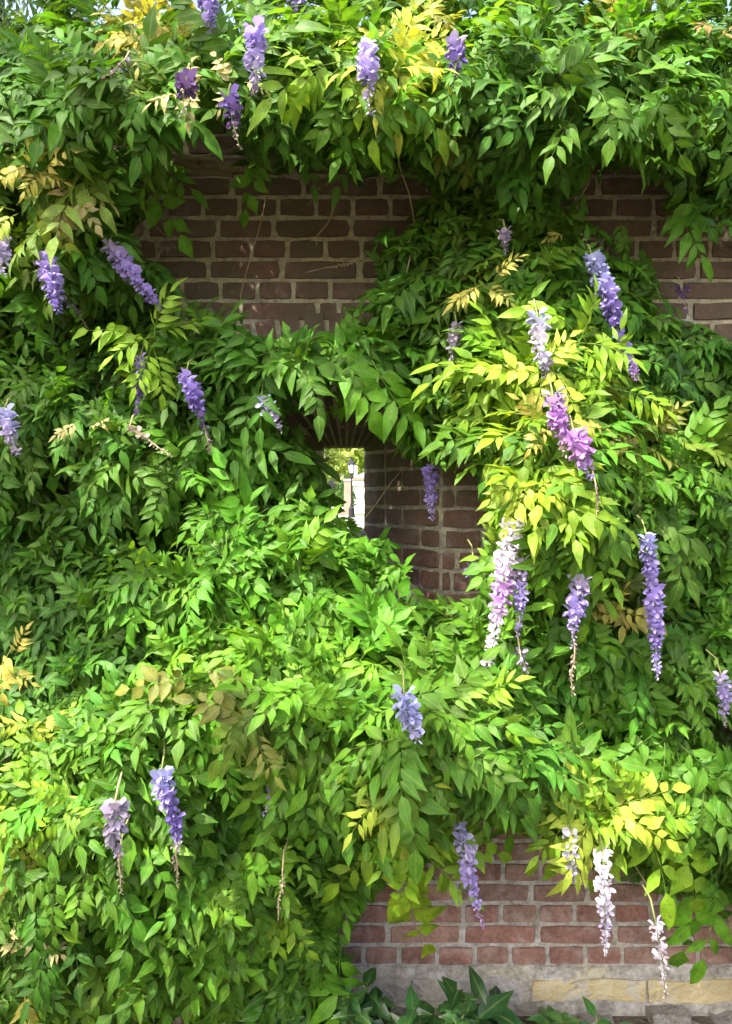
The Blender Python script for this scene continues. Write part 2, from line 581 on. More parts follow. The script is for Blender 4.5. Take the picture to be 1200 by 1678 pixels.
# reveals of the splay
for (xf, xb, show) in ((FX1, BX1, True), (FX0, BX0, False)):
    A, B = Vector((xf, 0, 0)), Vector((xb, WALL_T, 0))
    u = (B - A)
    Lr = u.length
    u.normalize()
    nin = Vector((u.y, -u.x, 0))
    if (nin.x > 0) != (xf > ACX):
        nin = -nin
    zz, r = SILL_F + 0.005, 0
    while zz < CROWN:
        cuts = [0.0, 0.232, 0.35, Lr] if r % 2 == 0 else [0.0, 0.115, 0.352, Lr]
        for s0, s1 in zip(cuts, cuts[1:]):
            if s1 - s0 < 0.04:
                continue
            c = A + u * ((s0 + s1) / 2)
            zc = zz + COURSE / 2
            t = ((s0 + s1) / 2) / Lr
            lo = SILL_F + (BZ0 - SILL_F) * t
            hi = (ACZ + AR * math.cos(ath)) * (1 - t) + BZ1 * t
            if zc < lo - 0.02 or zc > hi + 0.03:
                continue
            lay((c.x, c.y, zc), u, nin, s1 - s0 - JOINT, COURSE - JOINT, show, 0.005)
        zz += COURSE
        r += 1

# arch ring and ruled soffit bricks
def hexa(name, q, show=True):
    V = [Vector(p) for p in q]
    me = mesh('brick', V, [(0, 3, 2, 1), (4, 5, 6, 7), (0, 1, 5, 4), (1, 2, 6, 5), (2, 3, 7, 6), (3, 0, 4, 7)], M_BRICK)
    obj(name, me, wall)
NV = 9
for k in range(NV):
    g_ = 0.0085 / (AR * 2 * ath)
    t0, t1 = k / NV + g_, (k + 1) / NV - g_
    jr = random.uniform(-0.004, 0.004)
    p = [arc(t0, AR + 0.002), arc(t1, AR + 0.002), arc(t1, AR + RING - 0.01 + jr), arc(t0, AR + RING - 0.01 + jr)]
    yf = -0.015 + random.uniform(-0.002, 0.002)
    hexa('brick', [(x, yf, zz) for x, zz in p] + [(x, 0.04, zz) for x, zz in p])
    def sof(t, v, off):
        ax, az = arc(t, AR)
        bx, bz = BX1 + (BX0 - BX1) * t, BZ1
        return Vector((ax + (bx - ax) * v, WALL_T * v, az + (bz - az) * v - off))
    t0, t1 = t0 + g_ * .7, t1 - g_ * .7
    vs = [0.02, 0.30, 0.62, 0.985] if k % 2 else [0.02, 0.47, 0.76, 0.985]
    for v0, v1 in zip(vs, vs[1:]):
        v1 -= 0.028
        o0 = 0.006 + random.uniform(-0.002, 0.002)
        hexa('brick', [sof(t0, v0, o0), sof(t1, v0, o0), sof(t1, v1, o0), sof(t0, v1, o0), sof(t0, v0, -0.04), sof(t1, v0, -0.04), sof(t1, v1, -0.04), sof(t0, v1, -0.04)])

# all bricks that foliage hides: one part
hb = MB()
for me, m in hidden_bricks:
    hb.add([m @ v.co for v in me.vertices], [tuple(p.vertices) for p in me.polygons])
tag(hb.build('brickwork', M_BRICK, wall), kind='stuff')

# coping bricks on edge along the top, hidden under the foliage
cp = MB()
x = XL
while x < XR:
    cp.box((x + 0.005, -0.03, WALL_TOP), (x + 0.068, WALL_T + 0.03, WALL_TOP + 0.11))
    x += 0.075
tag(cp.build('coping', M_BRICK, wall), kind='stuff')

# plinth: cement ledge, stone blocks, rubble footing
def rough_block(name, a, b, mat, parent, amp=0.006, nx=4, nz=2):
    """a block whose front, top and ends are uneven"""
    (x0, y0, z0), (x1, y1, z1) = a, b
    V, Fc = [], []
    def gridface(P, nu, nv):
        base = len(V)
        for j in range(nv + 1):
            for i in range(nu + 1):
                V.append(P(i / nu, j / nv))
        for j in range(nv):
            for i in range(nu):
                k = base + j * (nu + 1) + i
                Fc.append((k, k + 1, k + nu + 2, k + nu + 1))
    def d(p):
        n_ = noise.noise_vector(Vector(p) * 11.0) * amp + noise.noise_vector(Vector(p) * 37.0) * amp * 0.5
        return Vector(p) + n_
    gridface(lambda u, v: d((x0 + (x1 - x0) * u, y0, z0 + (z1 - z0) * v)), nx, nz)
    gridface(lambda u, v: d((x0 + (x1 - x0) * u, y0 + (y1 - y0) * v, z1)), nx, 1)
    gridface(lambda u, v: d((x0, y1 + (y0 - y1) * u, z0 + (z1 - z0) * v)), 1, nz)
    gridface(lambda u, v: d((x1, y0 + (y1 - y0) * u, z0 + (z1 - z0) * v)), 1, nz)
    return obj(name, mesh(name, V, Fc, mat), parent)

rough_block('cement_ledge', (-2.6, -0.003, 0.118), (2.6, 0.05, 0.160), M_MORTAR, wall, 0.011, 160, 3)
x = -2.6
k = 0
while x < 2.6:
    L = random.uniform(0.2, 0.42)
    yel = x > 0.48
    rough_block('stone_block', (x + 0.006, -0.004 - random.uniform(0, 0.012), 0.050 + random.uniform(-.006, .006)), (x + L - 0.006, 0.05, 0.121 + random.uniform(-.006, .004)), M_YSTONE if yel else M_STONE, wall, 0.010, 10, 4)
    x += L
x = -2.6
while x < 2.6:
    L = random.uniform(0.04, 0.20)
    h = random.uniform(-0.02, 0.05)
    rough_block('footing_stone', (x + 0.004, -0.03 - random.uniform(0, 0.06), -0.08), (x + L + 0.004, 0.05, h), M_RUBBLE, wall, 0.022, 7, 4)
    x += L

# ------------------------------------------------------------------ compound leaves
LEAFRND = random.Random(8)
def leaflet(V, T, R, base, d, nrm, L, W, droop, fold, curl):
    """one pointed ovate leaflet of 12 triangles"""
    d = d.normalized()
    s = nrm.cross(d).normalized()
    nn = d.cross(s).normalized()
    b0 = len(V)
    prof = ((0.0, 0.0), (0.19, 0.80), (0.42, 1.0), (0.72, 0.50), (1.0, 0.0))
    V.append(base)
    R.append((0.0, 0.0))
    for t, wd in prof[1:-1]:
        c = base + d * (L * t) - nn * (droop * L * t * t)
        hw = W * 0.5 * wd * LEAFRND.uniform(.82, 1.12)
        hx = W * 0.5 * wd * LEAFRND.uniform(.82, 1.12)
        wv = W * .09
        V += [c + s * hw + nn * (fold * hw + curl * L * t * (0.5 - t) + LEAFRND.uniform(-wv, wv)) + d * LEAFRND.uniform(-wv, wv), c, c - s * hx + nn * (fold * hx - curl * L * t * (0.5 - t) + LEAFRND.uniform(-wv, wv)) + d * LEAFRND.uniform(-wv, wv)]
        R += [(1.0, t), (0.0, t), (1.0, t)]
    V.append(base + d * L * 0.98 - nn * (droop * L * 1.15))
    R.append((0.0, 1.0))
    a = b0 + 1
    T += [(b0, a + 1, a), (b0, a + 2, a + 1)]
    for i in range(2):
        p, q = a + 3 * i, a + 3 * i + 3
        T += [(p, p + 1, q + 1), (p, q + 1, q), (p + 1, p + 2, q + 2), (p + 1, q + 2, q + 1)]
    p = a + 6
    e = b0 + 10
    T += [(p, p + 1, e), (p + 1, p + 2, e)]

def compound_leaf(seed, pairs, L, ll, lw, droop, young=False):
    r = random.Random(seed)
    V, T, R = [], [], []
    X, Y, Z = Vector((1, 0, 0)), Vector((0, 1, 0)), Vector((0, 0, 1))
    side = r.uniform(-0.25, 0.25)
    def pos(s):
        return Vector((L * s * (1 - 0.12 * droop * s), side * L * s * s, -droop * L * 0.55 * s * s))
    def tan(s):
        return (pos(s + 0.02) - pos(s - 0.02)).normalized()
    # rachis: thin three-sided rod
    ss = [0, 0.25, 0.5, 0.75, 1.0]
    b0 = len(V)
    for s in ss:
        p = pos(s)
        rr = 0.0014 * (1 - 0.6 * s)
        V += [p + Z * rr, p - Y * rr - Z * rr, p + Y * rr - Z * rr]
        R += [(0.02, 0.0)] * 3
    for i in range(len(ss) - 1):
        for k in range(3):
            a, b = b0 + i * 3 + k, b0 + i * 3 + (k + 1) % 3
            T += [(a, b, b + 3), (a, b + 3, a + 3)]
    for i in range(pairs):
        s = 0.22 + 0.70 * i / max(1, pairs - 0.4)
        f = 0.80 + 0.35 * math.sin(math.pi * min(1, (i + 0.7) / pairs))
        if i == pairs - 1:
            f *= 0.95
        for sg in (-1, 1):
            t = tan(s)
            ang = math.radians(r.uniform(38, 68) - 10 * i / pairs)
            yv = Vector((-t.y, t.x, 0)).normalized()
            d = t * math.cos(ang) + yv * (sg * math.sin(ang)) + Z * r.uniform(-0.55, 0.25) * (0.6 + droop)
            nrm = (t.cross(yv) + Vector((r.uniform(-.3, .3), r.uniform(-.35, .35), 0)))
            if nrm.z < 0:
                nrm = -nrm
            k = f * r.uniform(0.85, 1.15)
            leaflet(V, T, R, pos(s + r.uniform(-.02, .02)) + d * 0.003, d, nrm, ll * k, lw * k * r.uniform(0.9, 1.12), r.uniform(0.05, 0.42), r.uniform(0.02, 0.38), r.uniform(-0.3, 0.3))
    t = tan(1.0)
    leaflet(V, T, R, pos(1.0), t + Z * r.uniform(-0.3, 0.0), Z + Y * r.uniform(-.2, .2), ll * 1.12, lw * 1.1, r.uniform(0.1, 0.35), r.uniform(0.05, 0.3), r.uniform(-0.2, 0.2))
    return np.array([tuple(p) for p in V], np.float32), np.array(T, np.int32), np.array(R, np.float32), L

LEAVES = []
for s in range(14):
    r = random.Random(100 + s)
    LEAVES.append(compound_leaf(s, r.choice((3, 4, 5, 5)), r.uniform(0.15, 0.215), r.uniform(0.062, 0.086), r.uniform(0.028, 0.039), r.uniform(0.1, 0.95)))
for s in range(4):        # slim young leaves
    r = random.Random(300 + s)
    LEAVES.append(compound_leaf(50 + s, r.choice((4, 5)), r.uniform(0.14, 0.18), r.uniform(0.055, 0.07), r.uniform(0.017, 0.022), r.uniform(0.1, 0.6)))
LEAF_ME = []
for V, T, R, L in LEAVES:
    me = tri_mesh('leaf', V, T, M_LEAF, True, {'rib': R[:, 0], 'along': R[:, 1]})
    LEAF_ME.append(me)

# ------------------------------------------------------------------ where the foliage is (photo pixels on the wall, metres proud of it)
BUMPS = [  # px, py, sx, sy, metres
    (300, 120, 420, 90, .40), (800, 130, 380, 100, .36), (1150, 160, 170, 120, .24), (60, 200, 160, 120, .16),
    (60, 330, 150, 90, .26), (140, 430, 110, 60, .10), (110, 690, 170, 90, .22), (330, 560, 130, 50, .20), (520, 600, 120, 45, .30),
    (330, 760, 150, 70, .16), (420, 900, 190, 80, .26), (250, 950, 160, 70, .12),
    (720, 470, 100, 90, .14), (850, 560, 110, 130, .30), (890, 760, 120, 110, .38), (920, 900, 120, 110, .32), (1120, 800, 110, 80, .26), (1080, 560, 100, 90, .10),
    (480, 1080, 230, 90, .34), (260, 1150, 160, 80, .20), (460, 1230, 200, 100, .30), (700, 1180, 140, 80, .26),
    (60, 1320, 150, 130, .36), (250, 1400, 190, 120, .30), (430, 1480, 120, 110, .26), (60, 1560, 120, 80, .30),
    (660, 1330, 90, 80, .28), (980, 1120, 190, 110, .30), (1010, 1320, 150, 70, .32), (1170, 1300, 80, 140, .28), (800, 1270, 110, 70, .30),
    (340, 265, 80, 28, -.30), (130, 545, 110, 38, -.22), (255, 875, 75, 28, -.26), (700, 590, 70, 40, -.10), (1170, 660, 60, 35, -.16), (1060, 990, 45, 60, -.14),
    (230, 1020, 60, 40, -.12), (70, 880, 70, 45, -.12), (600, 1230, 40, 30, -.10), (900, 60, 90, 30, -.12), (650, 250, 60, 30, -.1), (1090, 440, 60, 40, -.1), (420, 790, 60, 40, -.08)]
BA = np.array(BUMPS)
def depth(px, py):
    e = BA[:, 4] * np.exp(-0.5 * (((px - BA[:, 0]) / BA[:, 2]) ** 2 + ((py - BA[:, 1]) / BA[:, 3]) ** 2))
    n_ = noise.noise(Vector((px / 80.0, py / 62.0, 3.1))) * 0.10 + noise.noise(Vector((px / 34.0, py / 30.0, 8.1))) * 0.03
    return max(0.05, 0.10 + float(e.sum()) * 0.86 + n_)

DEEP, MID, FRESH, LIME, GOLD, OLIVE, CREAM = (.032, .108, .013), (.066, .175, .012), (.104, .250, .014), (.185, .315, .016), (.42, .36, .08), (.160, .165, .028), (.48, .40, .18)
TONES = [  # px, py, radius, colour, strength
    (660, 90, 65, LIME, .9), (650, 70, 35, (.42, .46, .06), .9), (232, 45, 38, GOLD, 1), (285, 45, 25, GOLD, .9), (530, 90, 50, LIME, .4), (90, 290, 70, OLIVE, .5), (70, 290, 40, GOLD, .4), (110, 330, 60, CREAM, .25), (15, 340, 40, LIME, .8),
    (720, 10, 40, GOLD, .7), (300, 150, 40, OLIVE, .8), (770, 210, 80, OLIVE, .45), (1020, 10, 25, GOLD, .8),
    (800, 475, 40, GOLD, .55), (760, 420, 80, OLIVE, .4), (870, 640, 120, LIME, .75), (940, 570, 60, LIME, .8), (900, 690, 60, GOLD, .35), (860, 770, 100, LIME, .7), (880, 860, 80, LIME, .7), (920, 940, 90, LIME, .35), (720, 690, 90, LIME, .35), (1050, 720, 45, OLIVE, .8), (1010, 1000, 45, OLIVE, .9), (1000, 990, 20, GOLD, .8), (240, 540, 80, LIME, .45),
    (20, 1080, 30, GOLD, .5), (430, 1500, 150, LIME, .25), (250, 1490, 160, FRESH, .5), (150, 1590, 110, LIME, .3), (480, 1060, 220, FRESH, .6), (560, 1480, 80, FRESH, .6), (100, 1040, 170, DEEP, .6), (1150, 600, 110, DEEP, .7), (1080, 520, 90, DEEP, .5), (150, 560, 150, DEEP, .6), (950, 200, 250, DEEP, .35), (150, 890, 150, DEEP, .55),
    (330, 1110, 60, OLIVE, .45), (430, 1180, 70, OLIVE, .45), (720, 1240, 90, OLIVE, .3), (640, 1290, 60, OLIVE, .4), (1000, 1340, 105, LIME, .85), (960, 1310, 60, LIME, .7), (700, 1380, 75, LIME, .7), (640, 1340, 45, LIME, .8), (780, 1180, 70, LIME, .4),
    (30, 1340, 75, LIME, .7), (20, 1400, 45, GOLD, .45), (60, 1190, 60, LIME, .5), (150, 1230, 60, LIME, .35), (50, 1560, 45, CREAM, .35), (40, 1610, 25, GOLD, .8), (430, 1540, 130, LIME, .3), (80, 1640, 70, LIME, .5), (500, 900, 140, FRESH, .6), (560, 620, 120, FRESH, .7), (480, 1040, 200, FRESH, .5), (1150, 780, 90, LIME, .25), (330, 960, 140, FRESH, .35), (850, 1120, 120, FRESH, .5), (650, 560, 60, FRESH, .5), (1170, 130, 60, FRESH, .4), (200, 470, 60, DEEP, .4)]
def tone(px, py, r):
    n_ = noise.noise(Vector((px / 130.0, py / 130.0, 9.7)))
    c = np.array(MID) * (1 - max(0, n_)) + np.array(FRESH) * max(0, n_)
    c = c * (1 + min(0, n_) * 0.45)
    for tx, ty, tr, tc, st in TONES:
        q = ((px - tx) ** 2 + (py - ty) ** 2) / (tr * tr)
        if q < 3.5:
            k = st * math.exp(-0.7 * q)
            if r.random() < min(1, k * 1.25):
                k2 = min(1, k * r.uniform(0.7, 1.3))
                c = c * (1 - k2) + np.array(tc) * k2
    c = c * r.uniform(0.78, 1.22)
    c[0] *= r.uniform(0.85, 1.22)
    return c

VINES = [
    ('wisteria cresting the wall top and hanging over its upper courses', [(100, 60), (300, 120), (600, 120), (900, 130), (1150, 160)]),
    ('wisteria arching over the loophole and framing the dark upper brickwork', [(80, 360), (90, 500), (200, 600), (380, 600), (540, 610), (100, 700)]),
    ('tall wisteria with golden young leaves and a slanting blue to mauve flower trail', [(800, 400), (740, 520), (880, 600), (860, 780), (1050, 550), (1080, 700)]),
    ('dense plain green wisteria foliage swelling below the loophole sill', [(330, 800), (200, 850), (450, 930), (500, 1080), (330, 1100), (640, 1110), (450, 1200)]),
    ('wisteria trailing to the ground with sunlit yellow leaves at the wall foot', [(60, 950), (60, 1150), (80, 1350), (250, 1350), (400, 1440), (200, 1560), (520, 1480)]),
    ('wisteria fringe hanging above the exposed red bricks of the wall foot', [(1130, 850), (900, 960), (1080, 1050), (760, 1200), (950, 1200), (1120, 1250), (680, 1330), (1000, 1350)])]
VTRUNK = [(-60, 0), (150, 0), (1260, 0), (430, 0), (300, 0), (1230, 0)]
vines = []
for (lab, pts), (tx, _) in zip(VINES, VTRUNK):
    o = empty('wisteria_vine', (at(tx, 1660, 0.12).x, -0.14, 0.0))
    tag(o, lab, 'vine', 'wisteria on the garden wall')
    vines.append(o)
ANCH = np.array([(x, y, i) for i, (_, p) in enumerate(VINES) for x, y in p], float)
def vine_of(px, py):
    dx = ANCH[:, 0] - px + 40 * noise.noise(Vector((px / 90, py / 90, 1.7)))
    dy = ANCH[:, 1] - py + 40 * noise.noise(Vector((px / 90, py / 90, 5.7)))
    return int(ANCH[np.argmin(dx * dx + dy * dy), 2])

# ------------------------------------------------------------------ grow the shoots and their leaves
recs = []        # vine, variant, matrix(4x4 np), tint, depth
r = random.Random(5)
UP = Vector((0, 0, 1))
OUT = Vector((0, -1, 0))
def grad(px, py):
    h = 18
    return (depth(px + h, py) - depth(px - h, py)) / (2 * h), (depth(px, py + h) - depth(px, py - h)) / (2 * h)

def put_leaf(base, rdir, nrm, scale, var, px, py, tintc, skip=False):
    x = rdir.normalized()
    zv = (nrm - x * nrm.dot(x)).normalized()
    yv = zv.cross(x)
    L = LEAVES[var][3] * scale
    if not skip:
        for f in (0.4, 0.75, 1.08):
            p = base + x * (L * f * 1.15) - UP * 0.03 * f * scale
            if p.y > -0.02:
                p.y = -0.02
            qx, qy = pix(p)
            if bare(qx, qy) or clearing(qx, qy):
                return False
            if f > 0.5 and not inside(E_ZONE, qx, qy) and (bare(qx, qy + 26) or bare(qx + 16, qy) or bare(qx - 16, qy)) and r.random() < 0.85:
                return False
    m = np.array(((x.x * scale, yv.x * scale, zv.x * scale, base.x), (x.y * scale, yv.y * scale, zv.y * scale, base.y), (x.z * scale, yv.z * scale, zv.z * scale, base.z)), np.float32)
    recs.append((vine_of(px, py), var, m, tintc, base))
    return True

N_SPRAY = 3900
count = 0
while count < N_SPRAY:
    px, py = r.uniform(-140, 1340), r.uniform(-30, 1730)
    count += 1
    if bare(px, py):
        continue
    if py < 70 and r.random() < (70 - py) / 150:
        continue
    if noise.noise(Vector((px / 48.0, py / 42.0, 21.0))) < -0.22 and r.random() < 0.75:
        continue
    D = depth(px, py)
    layer = r.random()
    if layer < 0.28:
        D *= r.uniform(0.35, 0.8)
    else:
        D += r.gauss(0, 0.02)
    tip = at(px, py, D)
    gx, gy = grad(px, py)
    ns = Vector((-gx * F / 2.2 * 0.6, -1, gy * F / 2.2 * 0.6)).normalized()
    inner = layer < 0.28
    tilt = r.gauss(0, 0.5)
    sc_ = r.uniform(0.46, 0.80) if r.random() < .92 else r.uniform(0.80, 1.0)
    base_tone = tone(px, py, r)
    lum = base_tone[0] / max(1e-4, base_tone[1])
    young = lum > 0.75 and r.random() < 0.45
    nl = r.choice((3, 4, 5, 5))
    fan0 = r.gauss(0, 1.0)
    if py < 300 and r.random() < 0.4 or r.random() < 0.08 + 0.3 * max(0, ns.z):
        fan0 += math.pi
    outw = r.uniform(0.05, 1.1)
    shelf = r.uniform(0.15, 1.0)
    for k in range(nl):
        phi = fan0 + (k - (nl - 1) / 2) * r.uniform(0.42, 0.62) + r.gauss(0, 0.15)
        down = -UP * math.cos(phi) + Vector((1, 0, 0)) * math.sin(phi)
        rd = down * 0.85 + ns * (outw * r.uniform(.7, 1.3)) + Vector((r.gauss(0, .2), r.gauss(0, .15), r.gauss(0, .2)))
        nrm = ns * (1.1 - 0.6 * shelf) * r.uniform(.8, 1.2) + UP * shelf * r.uniform(.7, 1.2) + Vector((r.gauss(0, .22), 0, r.gauss(0, .1)))
        base = tip - ns * (0.09 * r.random()) + Vector((r.gauss(0, .022), r.gauss(0, .012), r.gauss(0, .022)))
        base.y = min(base.y, -0.03)
        var = r.randrange(14, 18) if young else r.randrange(14)
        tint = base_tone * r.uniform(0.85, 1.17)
        put_leaf(base, rd, nrm, sc_ * r.uniform(0.85, 1.1), var, px, py, tint, skip=False)

# heap on and behind the wall top
for _ in range(260):
    X = r.uniform(-1.75, 1.75)
    Yy = r.uniform(-0.25, 0.42)
    Zz = WALL_TOP + 0.10 + r.random() ** 1.5 * (0.30 + 0.07 * math.sin(X * 3.1) + 0.06 * math.sin(X * 7.3 + 1))
    px, py = pix((X, Yy, Zz))
    if py > 150 or py < -60:
        continue
    bt = tone(px, py, r)
    for k in range(r.choice((3, 4, 5))):
        a = r.uniform(0, 2 * math.pi)
        rd = Vector((math.cos(a), math.sin(a) - 0.3, r.uniform(-0.4, 0.6)))
        if clearing(px, py) or clearing(px + 25, py) or clearing(px - 25, py) or clearing(px, py + 25):
            continue
        put_leaf(Vector((X, Yy, Zz)) + Vector((r.gauss(0, .03), r.gauss(0, .03), r.gauss(0, .03))), rd, UP * 0.8 + OUT * 0.4 + Vector((r.gauss(0, .3), 0, 0)), r.uniform(0.75, 1.1), r.randrange(14), px, 60, bt * r.uniform(.85, 1.15), skip=True)

# long single leaves that stand out against the brick, as in the photograph
for px, py, d, dx, dz, s, col in ((900, 1300, .5, -.1, -1, .8, LIME), (1080, 1330, .5, .6, -.8, 1.25, LIME), (662, 1385, .5, -.03, -1, 1.35, (.26, .37, .02)), (730, 1310, .46, .15, -1, .9, LIME), (640, 1330, .45, -.5, -.8, 1.1, LIME),
                                  (980, 1290, .52, -.4, -.9, 1.0, LIME), (1030, 1290, .52, .3, -.6, 1.25, LIME), (830, 1265, .34, .05, -1, 1.0, FRESH), (770, 1270, .36, -.05, -1, .95, FRESH), (1130, 1400, .36, .1, -1, 1.3, FRESH), (1165, 1420, .34, 0, -1, 1.2, FRESH),
                                  (655, 105, .45, .0, -1, .8, (.42, .46, .06)), (640, 60, .42, .3, -.9, .9, (.42, .46, .06)), (560, 100, .4, -.8, -.3, 1.1, LIME), (540, 560, .4, .5, -.6, 1.2, FRESH), (610, 590, .4, .4, -.9, 1.2, FRESH), (430, 560, .38, .6, -.4, 1.2, FRESH),
                                  (560, 1540, .3, -.15, -1, 1.3, FRESH), (520, 1520, .32, .1, -1, 1.2, MID), (430, 235, .3, -.15, -1, .95, FRESH), (565, 215, .3, .1, -1, .85, MID), (500, 210, .32, .1, -1, .85, MID), (215, 290, .3, .7, -.5, 1.1, FRESH), (225, 260, .3, .9, -.4, .9, FRESH), (1100, 330, .25, .3, -.9, 1.0, FRESH), (1130, 290, .27, -.2, -1, 1.0, FRESH)):
    put_leaf(at(px, py, max(d, depth(px, py) + .05) if py < 200 else d), Vector((dx, -0.35, dz)), OUT + UP * 0.4, s, r.randrange(14), px, py, np.array(col) * r.uniform(.85, 1.15), skip=True)

YELLOW = (.36, .43, .05)
for px, py, d, n_, col, s_ in ((235, 66, .55, 6, GOLD, .62), (285, 66, .55, 4, GOLD, .55), (120, 330, .5, 3, CREAM, .6), (70, 290, .44, 2, GOLD, .55), (110, 320, .44, 3, CREAM, .6), (30, 340, .42, 4, YELLOW, .8), (648, 80, .55, 6, (.50, .52, .06), .85), (640, 115, .55, 4, (.50, .52, .06), .7), (655, 150, .52, 3, YELLOW, .55), (60, 275, .5, 3, GOLD, .55), (700, 25, .45, 3, GOLD, .6), (500, 90, .46, 3, LIME, .8), (545, 110, .46, 3, LIME, .7),
                               (300, 150, .46, 3, CREAM, .5), (390, 140, .46, 3, CREAM, .4), (800, 470, .4, 3, GOLD, .6), (920, 400, .3, 2, GOLD, .35), (950, 560, .52, 5, LIME, .8), (890, 600, .54, 5, YELLOW, .75), (990, 620, .48, 4, LIME, .8), (900, 700, .58, 3, GOLD, .6), (870, 800, .6, 4, YELLOW, .8), (140, 690, .42, 2, CREAM, .4), (255, 560, .42, 6, LIME, .85),
                               (1010, 1000, .5, 4, GOLD, .55), (1060, 720, .46, 4, OLIVE, .7), (20, 1075, .42, 3, GOLD, .6), (60, 1190, .46, 3, YELLOW, .6), (30, 1340, .55, 5, YELLOW, .9), (15, 1420, .52, 2, GOLD, .7), (110, 1320, .5, 3, LIME, .7), (60, 1560, .5, 2, CREAM, .6), (45, 1615, .48, 2, GOLD, .6), (640, 1300, .5, 5, YELLOW, .7), (690, 1390, .56, 5, LIME, .95), (990, 1330, .6, 6, YELLOW, .95), (1050, 1340, .58, 5, LIME, .95), (930, 1340, .58, 4, LIME, .8), (420, 1180, .52, 2, OLIVE, .75), (330, 1110, .48, 2, OLIVE, .75), (790, 1170, .52, 4, LIME, .8), (1170, 60, .4, 2, (.35, .2, .08), .5), (1020, 20, .4, 2, GOLD, .7)):
    f0 = r.uniform(0, 6.28)
    for k in range(n_):
        a = f0 + k * 6.28 / n_ + r.gauss(0, .3)
        rd = Vector((math.cos(a), -r.uniform(.2, .8), math.sin(a) * .8 - .1))
        put_leaf(at(px + r.gauss(0, 8), py + r.gauss(0, 8), max(d, depth(px, py) + .06)), rd, OUT * .8 + UP * .6 + Vector((r.gauss(0, .3), 0, r.gauss(0, .2))), s_ * r.uniform(.8, 1.1), r.choice((14, 15, 16, 17, 2, 5, 8)), px, py, np.array(col) * r.uniform(.75, 1.15), skip=py > 60)

# visibility splat: which leaves show largest
nrec = len(recs)
pts, ids = [], []
for i, (vi, var, m, t, b) in enumerate(recs):
    V = LEAVES[var][0][15::2]
    Wp = V @ m[:, :3].T + m[:, 3]
    pts.append(Wp)
    ids.append(np.full(len(Wp), i))
P = np.concatenate(pts)
I = np.concatenate(ids)
k = F / (P[:, 1] + 2.55)
gx = ((CX + P[:, 0] * k) / 9).astype(int)
gy = ((HY - (P[:, 2] - CAM.z) * k) / 9).astype(int)
ok = (gx >= 0) & (gx < 134) & (gy >= 0) & (gy < 187)
cell = (gy * 134 + gx)[ok]
dep = P[ok, 1]
Io = I[ok]
order = np.lexsort((dep, cell))
cs = cell[order]
first = np.ones(len(cs), bool)
first[1:] = cs[1:] != cs[:-1]
vis = np.bincount(Io[order][first], minlength=nrec)
PART = set()
for v in range(len(vines)):
    mine = [i for i in range(nrec) if recs[i][0] == v and vis[i] > 0]
    mine.sort(key=lambda i: -vis[i])
    PART.update(mine[:300])
for v, vo in enumerate(vines):
    VV, TT, RR, CC = [], [], [], []
    nb = 0
    for i, (vi, var, m, t, b) in enumerate(recs):
        if vi != v:
            continue
        if i in PART:
            o = bpy.data.objects.new('leaf', LEAF_ME[var])
            C.objects.link(o)
            o.parent = vo
            mm = Matrix([list(map(float, row_)) for row_ in m] + [[0, 0, 0, 1]])
            mm.translation -= vo.location
            o.matrix_basis = mm
            o.color = (float(t[0]), float(t[1]), float(t[2]), 1)
        else:
            V, T, R, L = LEAVES[var]
            VV.append(V @ m[:, :3].T + m[:, 3] - np.array(vo.location, np.float32))
            TT.append(T + nb)
            RR.append(R)
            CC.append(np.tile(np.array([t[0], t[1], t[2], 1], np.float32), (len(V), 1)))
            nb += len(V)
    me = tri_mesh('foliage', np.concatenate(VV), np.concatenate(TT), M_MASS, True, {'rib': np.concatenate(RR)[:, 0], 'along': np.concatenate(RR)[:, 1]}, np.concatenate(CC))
    tag(obj('foliage', me, vo), kind='stuff')

# ------------------------------------------------------------------ woody stems, tendrils
def wavy(pts, n=8, amp=0.02, seed=0):
    out = []
    for a, b in zip(pts, pts[1:]):
        for i in range(n):
            t = i / n
            p = a.lerp(b, t)
            out.append(p + noise.noise_vector(p * 5.0 + Vector((seed, 0, 0))) * amp)
    out.append(pts[-1])
    return out
def stem(v, pxs, r0, r1, d, seed, name='woody_stem', mat=None, amp=0.03):
    pts = wavy([at(x, y, (dd if dd is not None else d)) for x, y, dd in pxs], 8, amp, seed)
    for p in pts:
        p.y = min(p.y, -0.012 - r0)
    m = MB()
    n_ = len(pts)
    m.tube(pts, [r0 + (r1 - r0) * i / (n_ - 1) for i in range(n_)], 7)
    return m.build(name, mat or M_WOOD, vines[v], True)
N_ = None
stem(0, [(-60, 1690, .1), (-40, 1000, .06), (10, 420, .06), (120, 280, .07), (260, 262, .06), (400, 268, .07), (560, 240, .1), (800, 230, .1), (1100, 230, .1)], .028, .012, .07, 1)
stem(0, [(180, 300, .06), (300, 272, .05), (380, 286, .05), (350, 262, .08), (200, 230, .1)], .013, .007, .06, 2)
stem(0, [(230, 250, .1), (320, 256, .09), (400, 240, .1), (470, 200, .12)], .010, .006, .06, 3)
stem(1, [(150, 1690, .1), (140, 1000, .05), (130, 700, .05), (220, 590, .06), (400, 560, .14), (560, 590, .2), (650, 600, .2)], .022, .006, .06, 4)
stem(1, [(140, 800, .05), (110, 560, .05), (70, 400, .08), (60, 300, .12)], .014, .006, .06, 5)
stem(2, [(1260, 1690, .12), (1230, 1200, .06), (1150, 900, .05), (1000, 760, .06), (900, 620, .08), (840, 480, .08), (800, 400, .08)], .024, .007, .06, 6)
stem(3, [(430, 1690, .14), (420, 1300, .06), (450, 1050, .06), (430, 880, .06), (470, 720, .06)], .02, .007, .06, 7)
stem(3, [(455, 720, .012), (500, 725, .02), (540, 750, .02)], .008, .006, .02, 17)
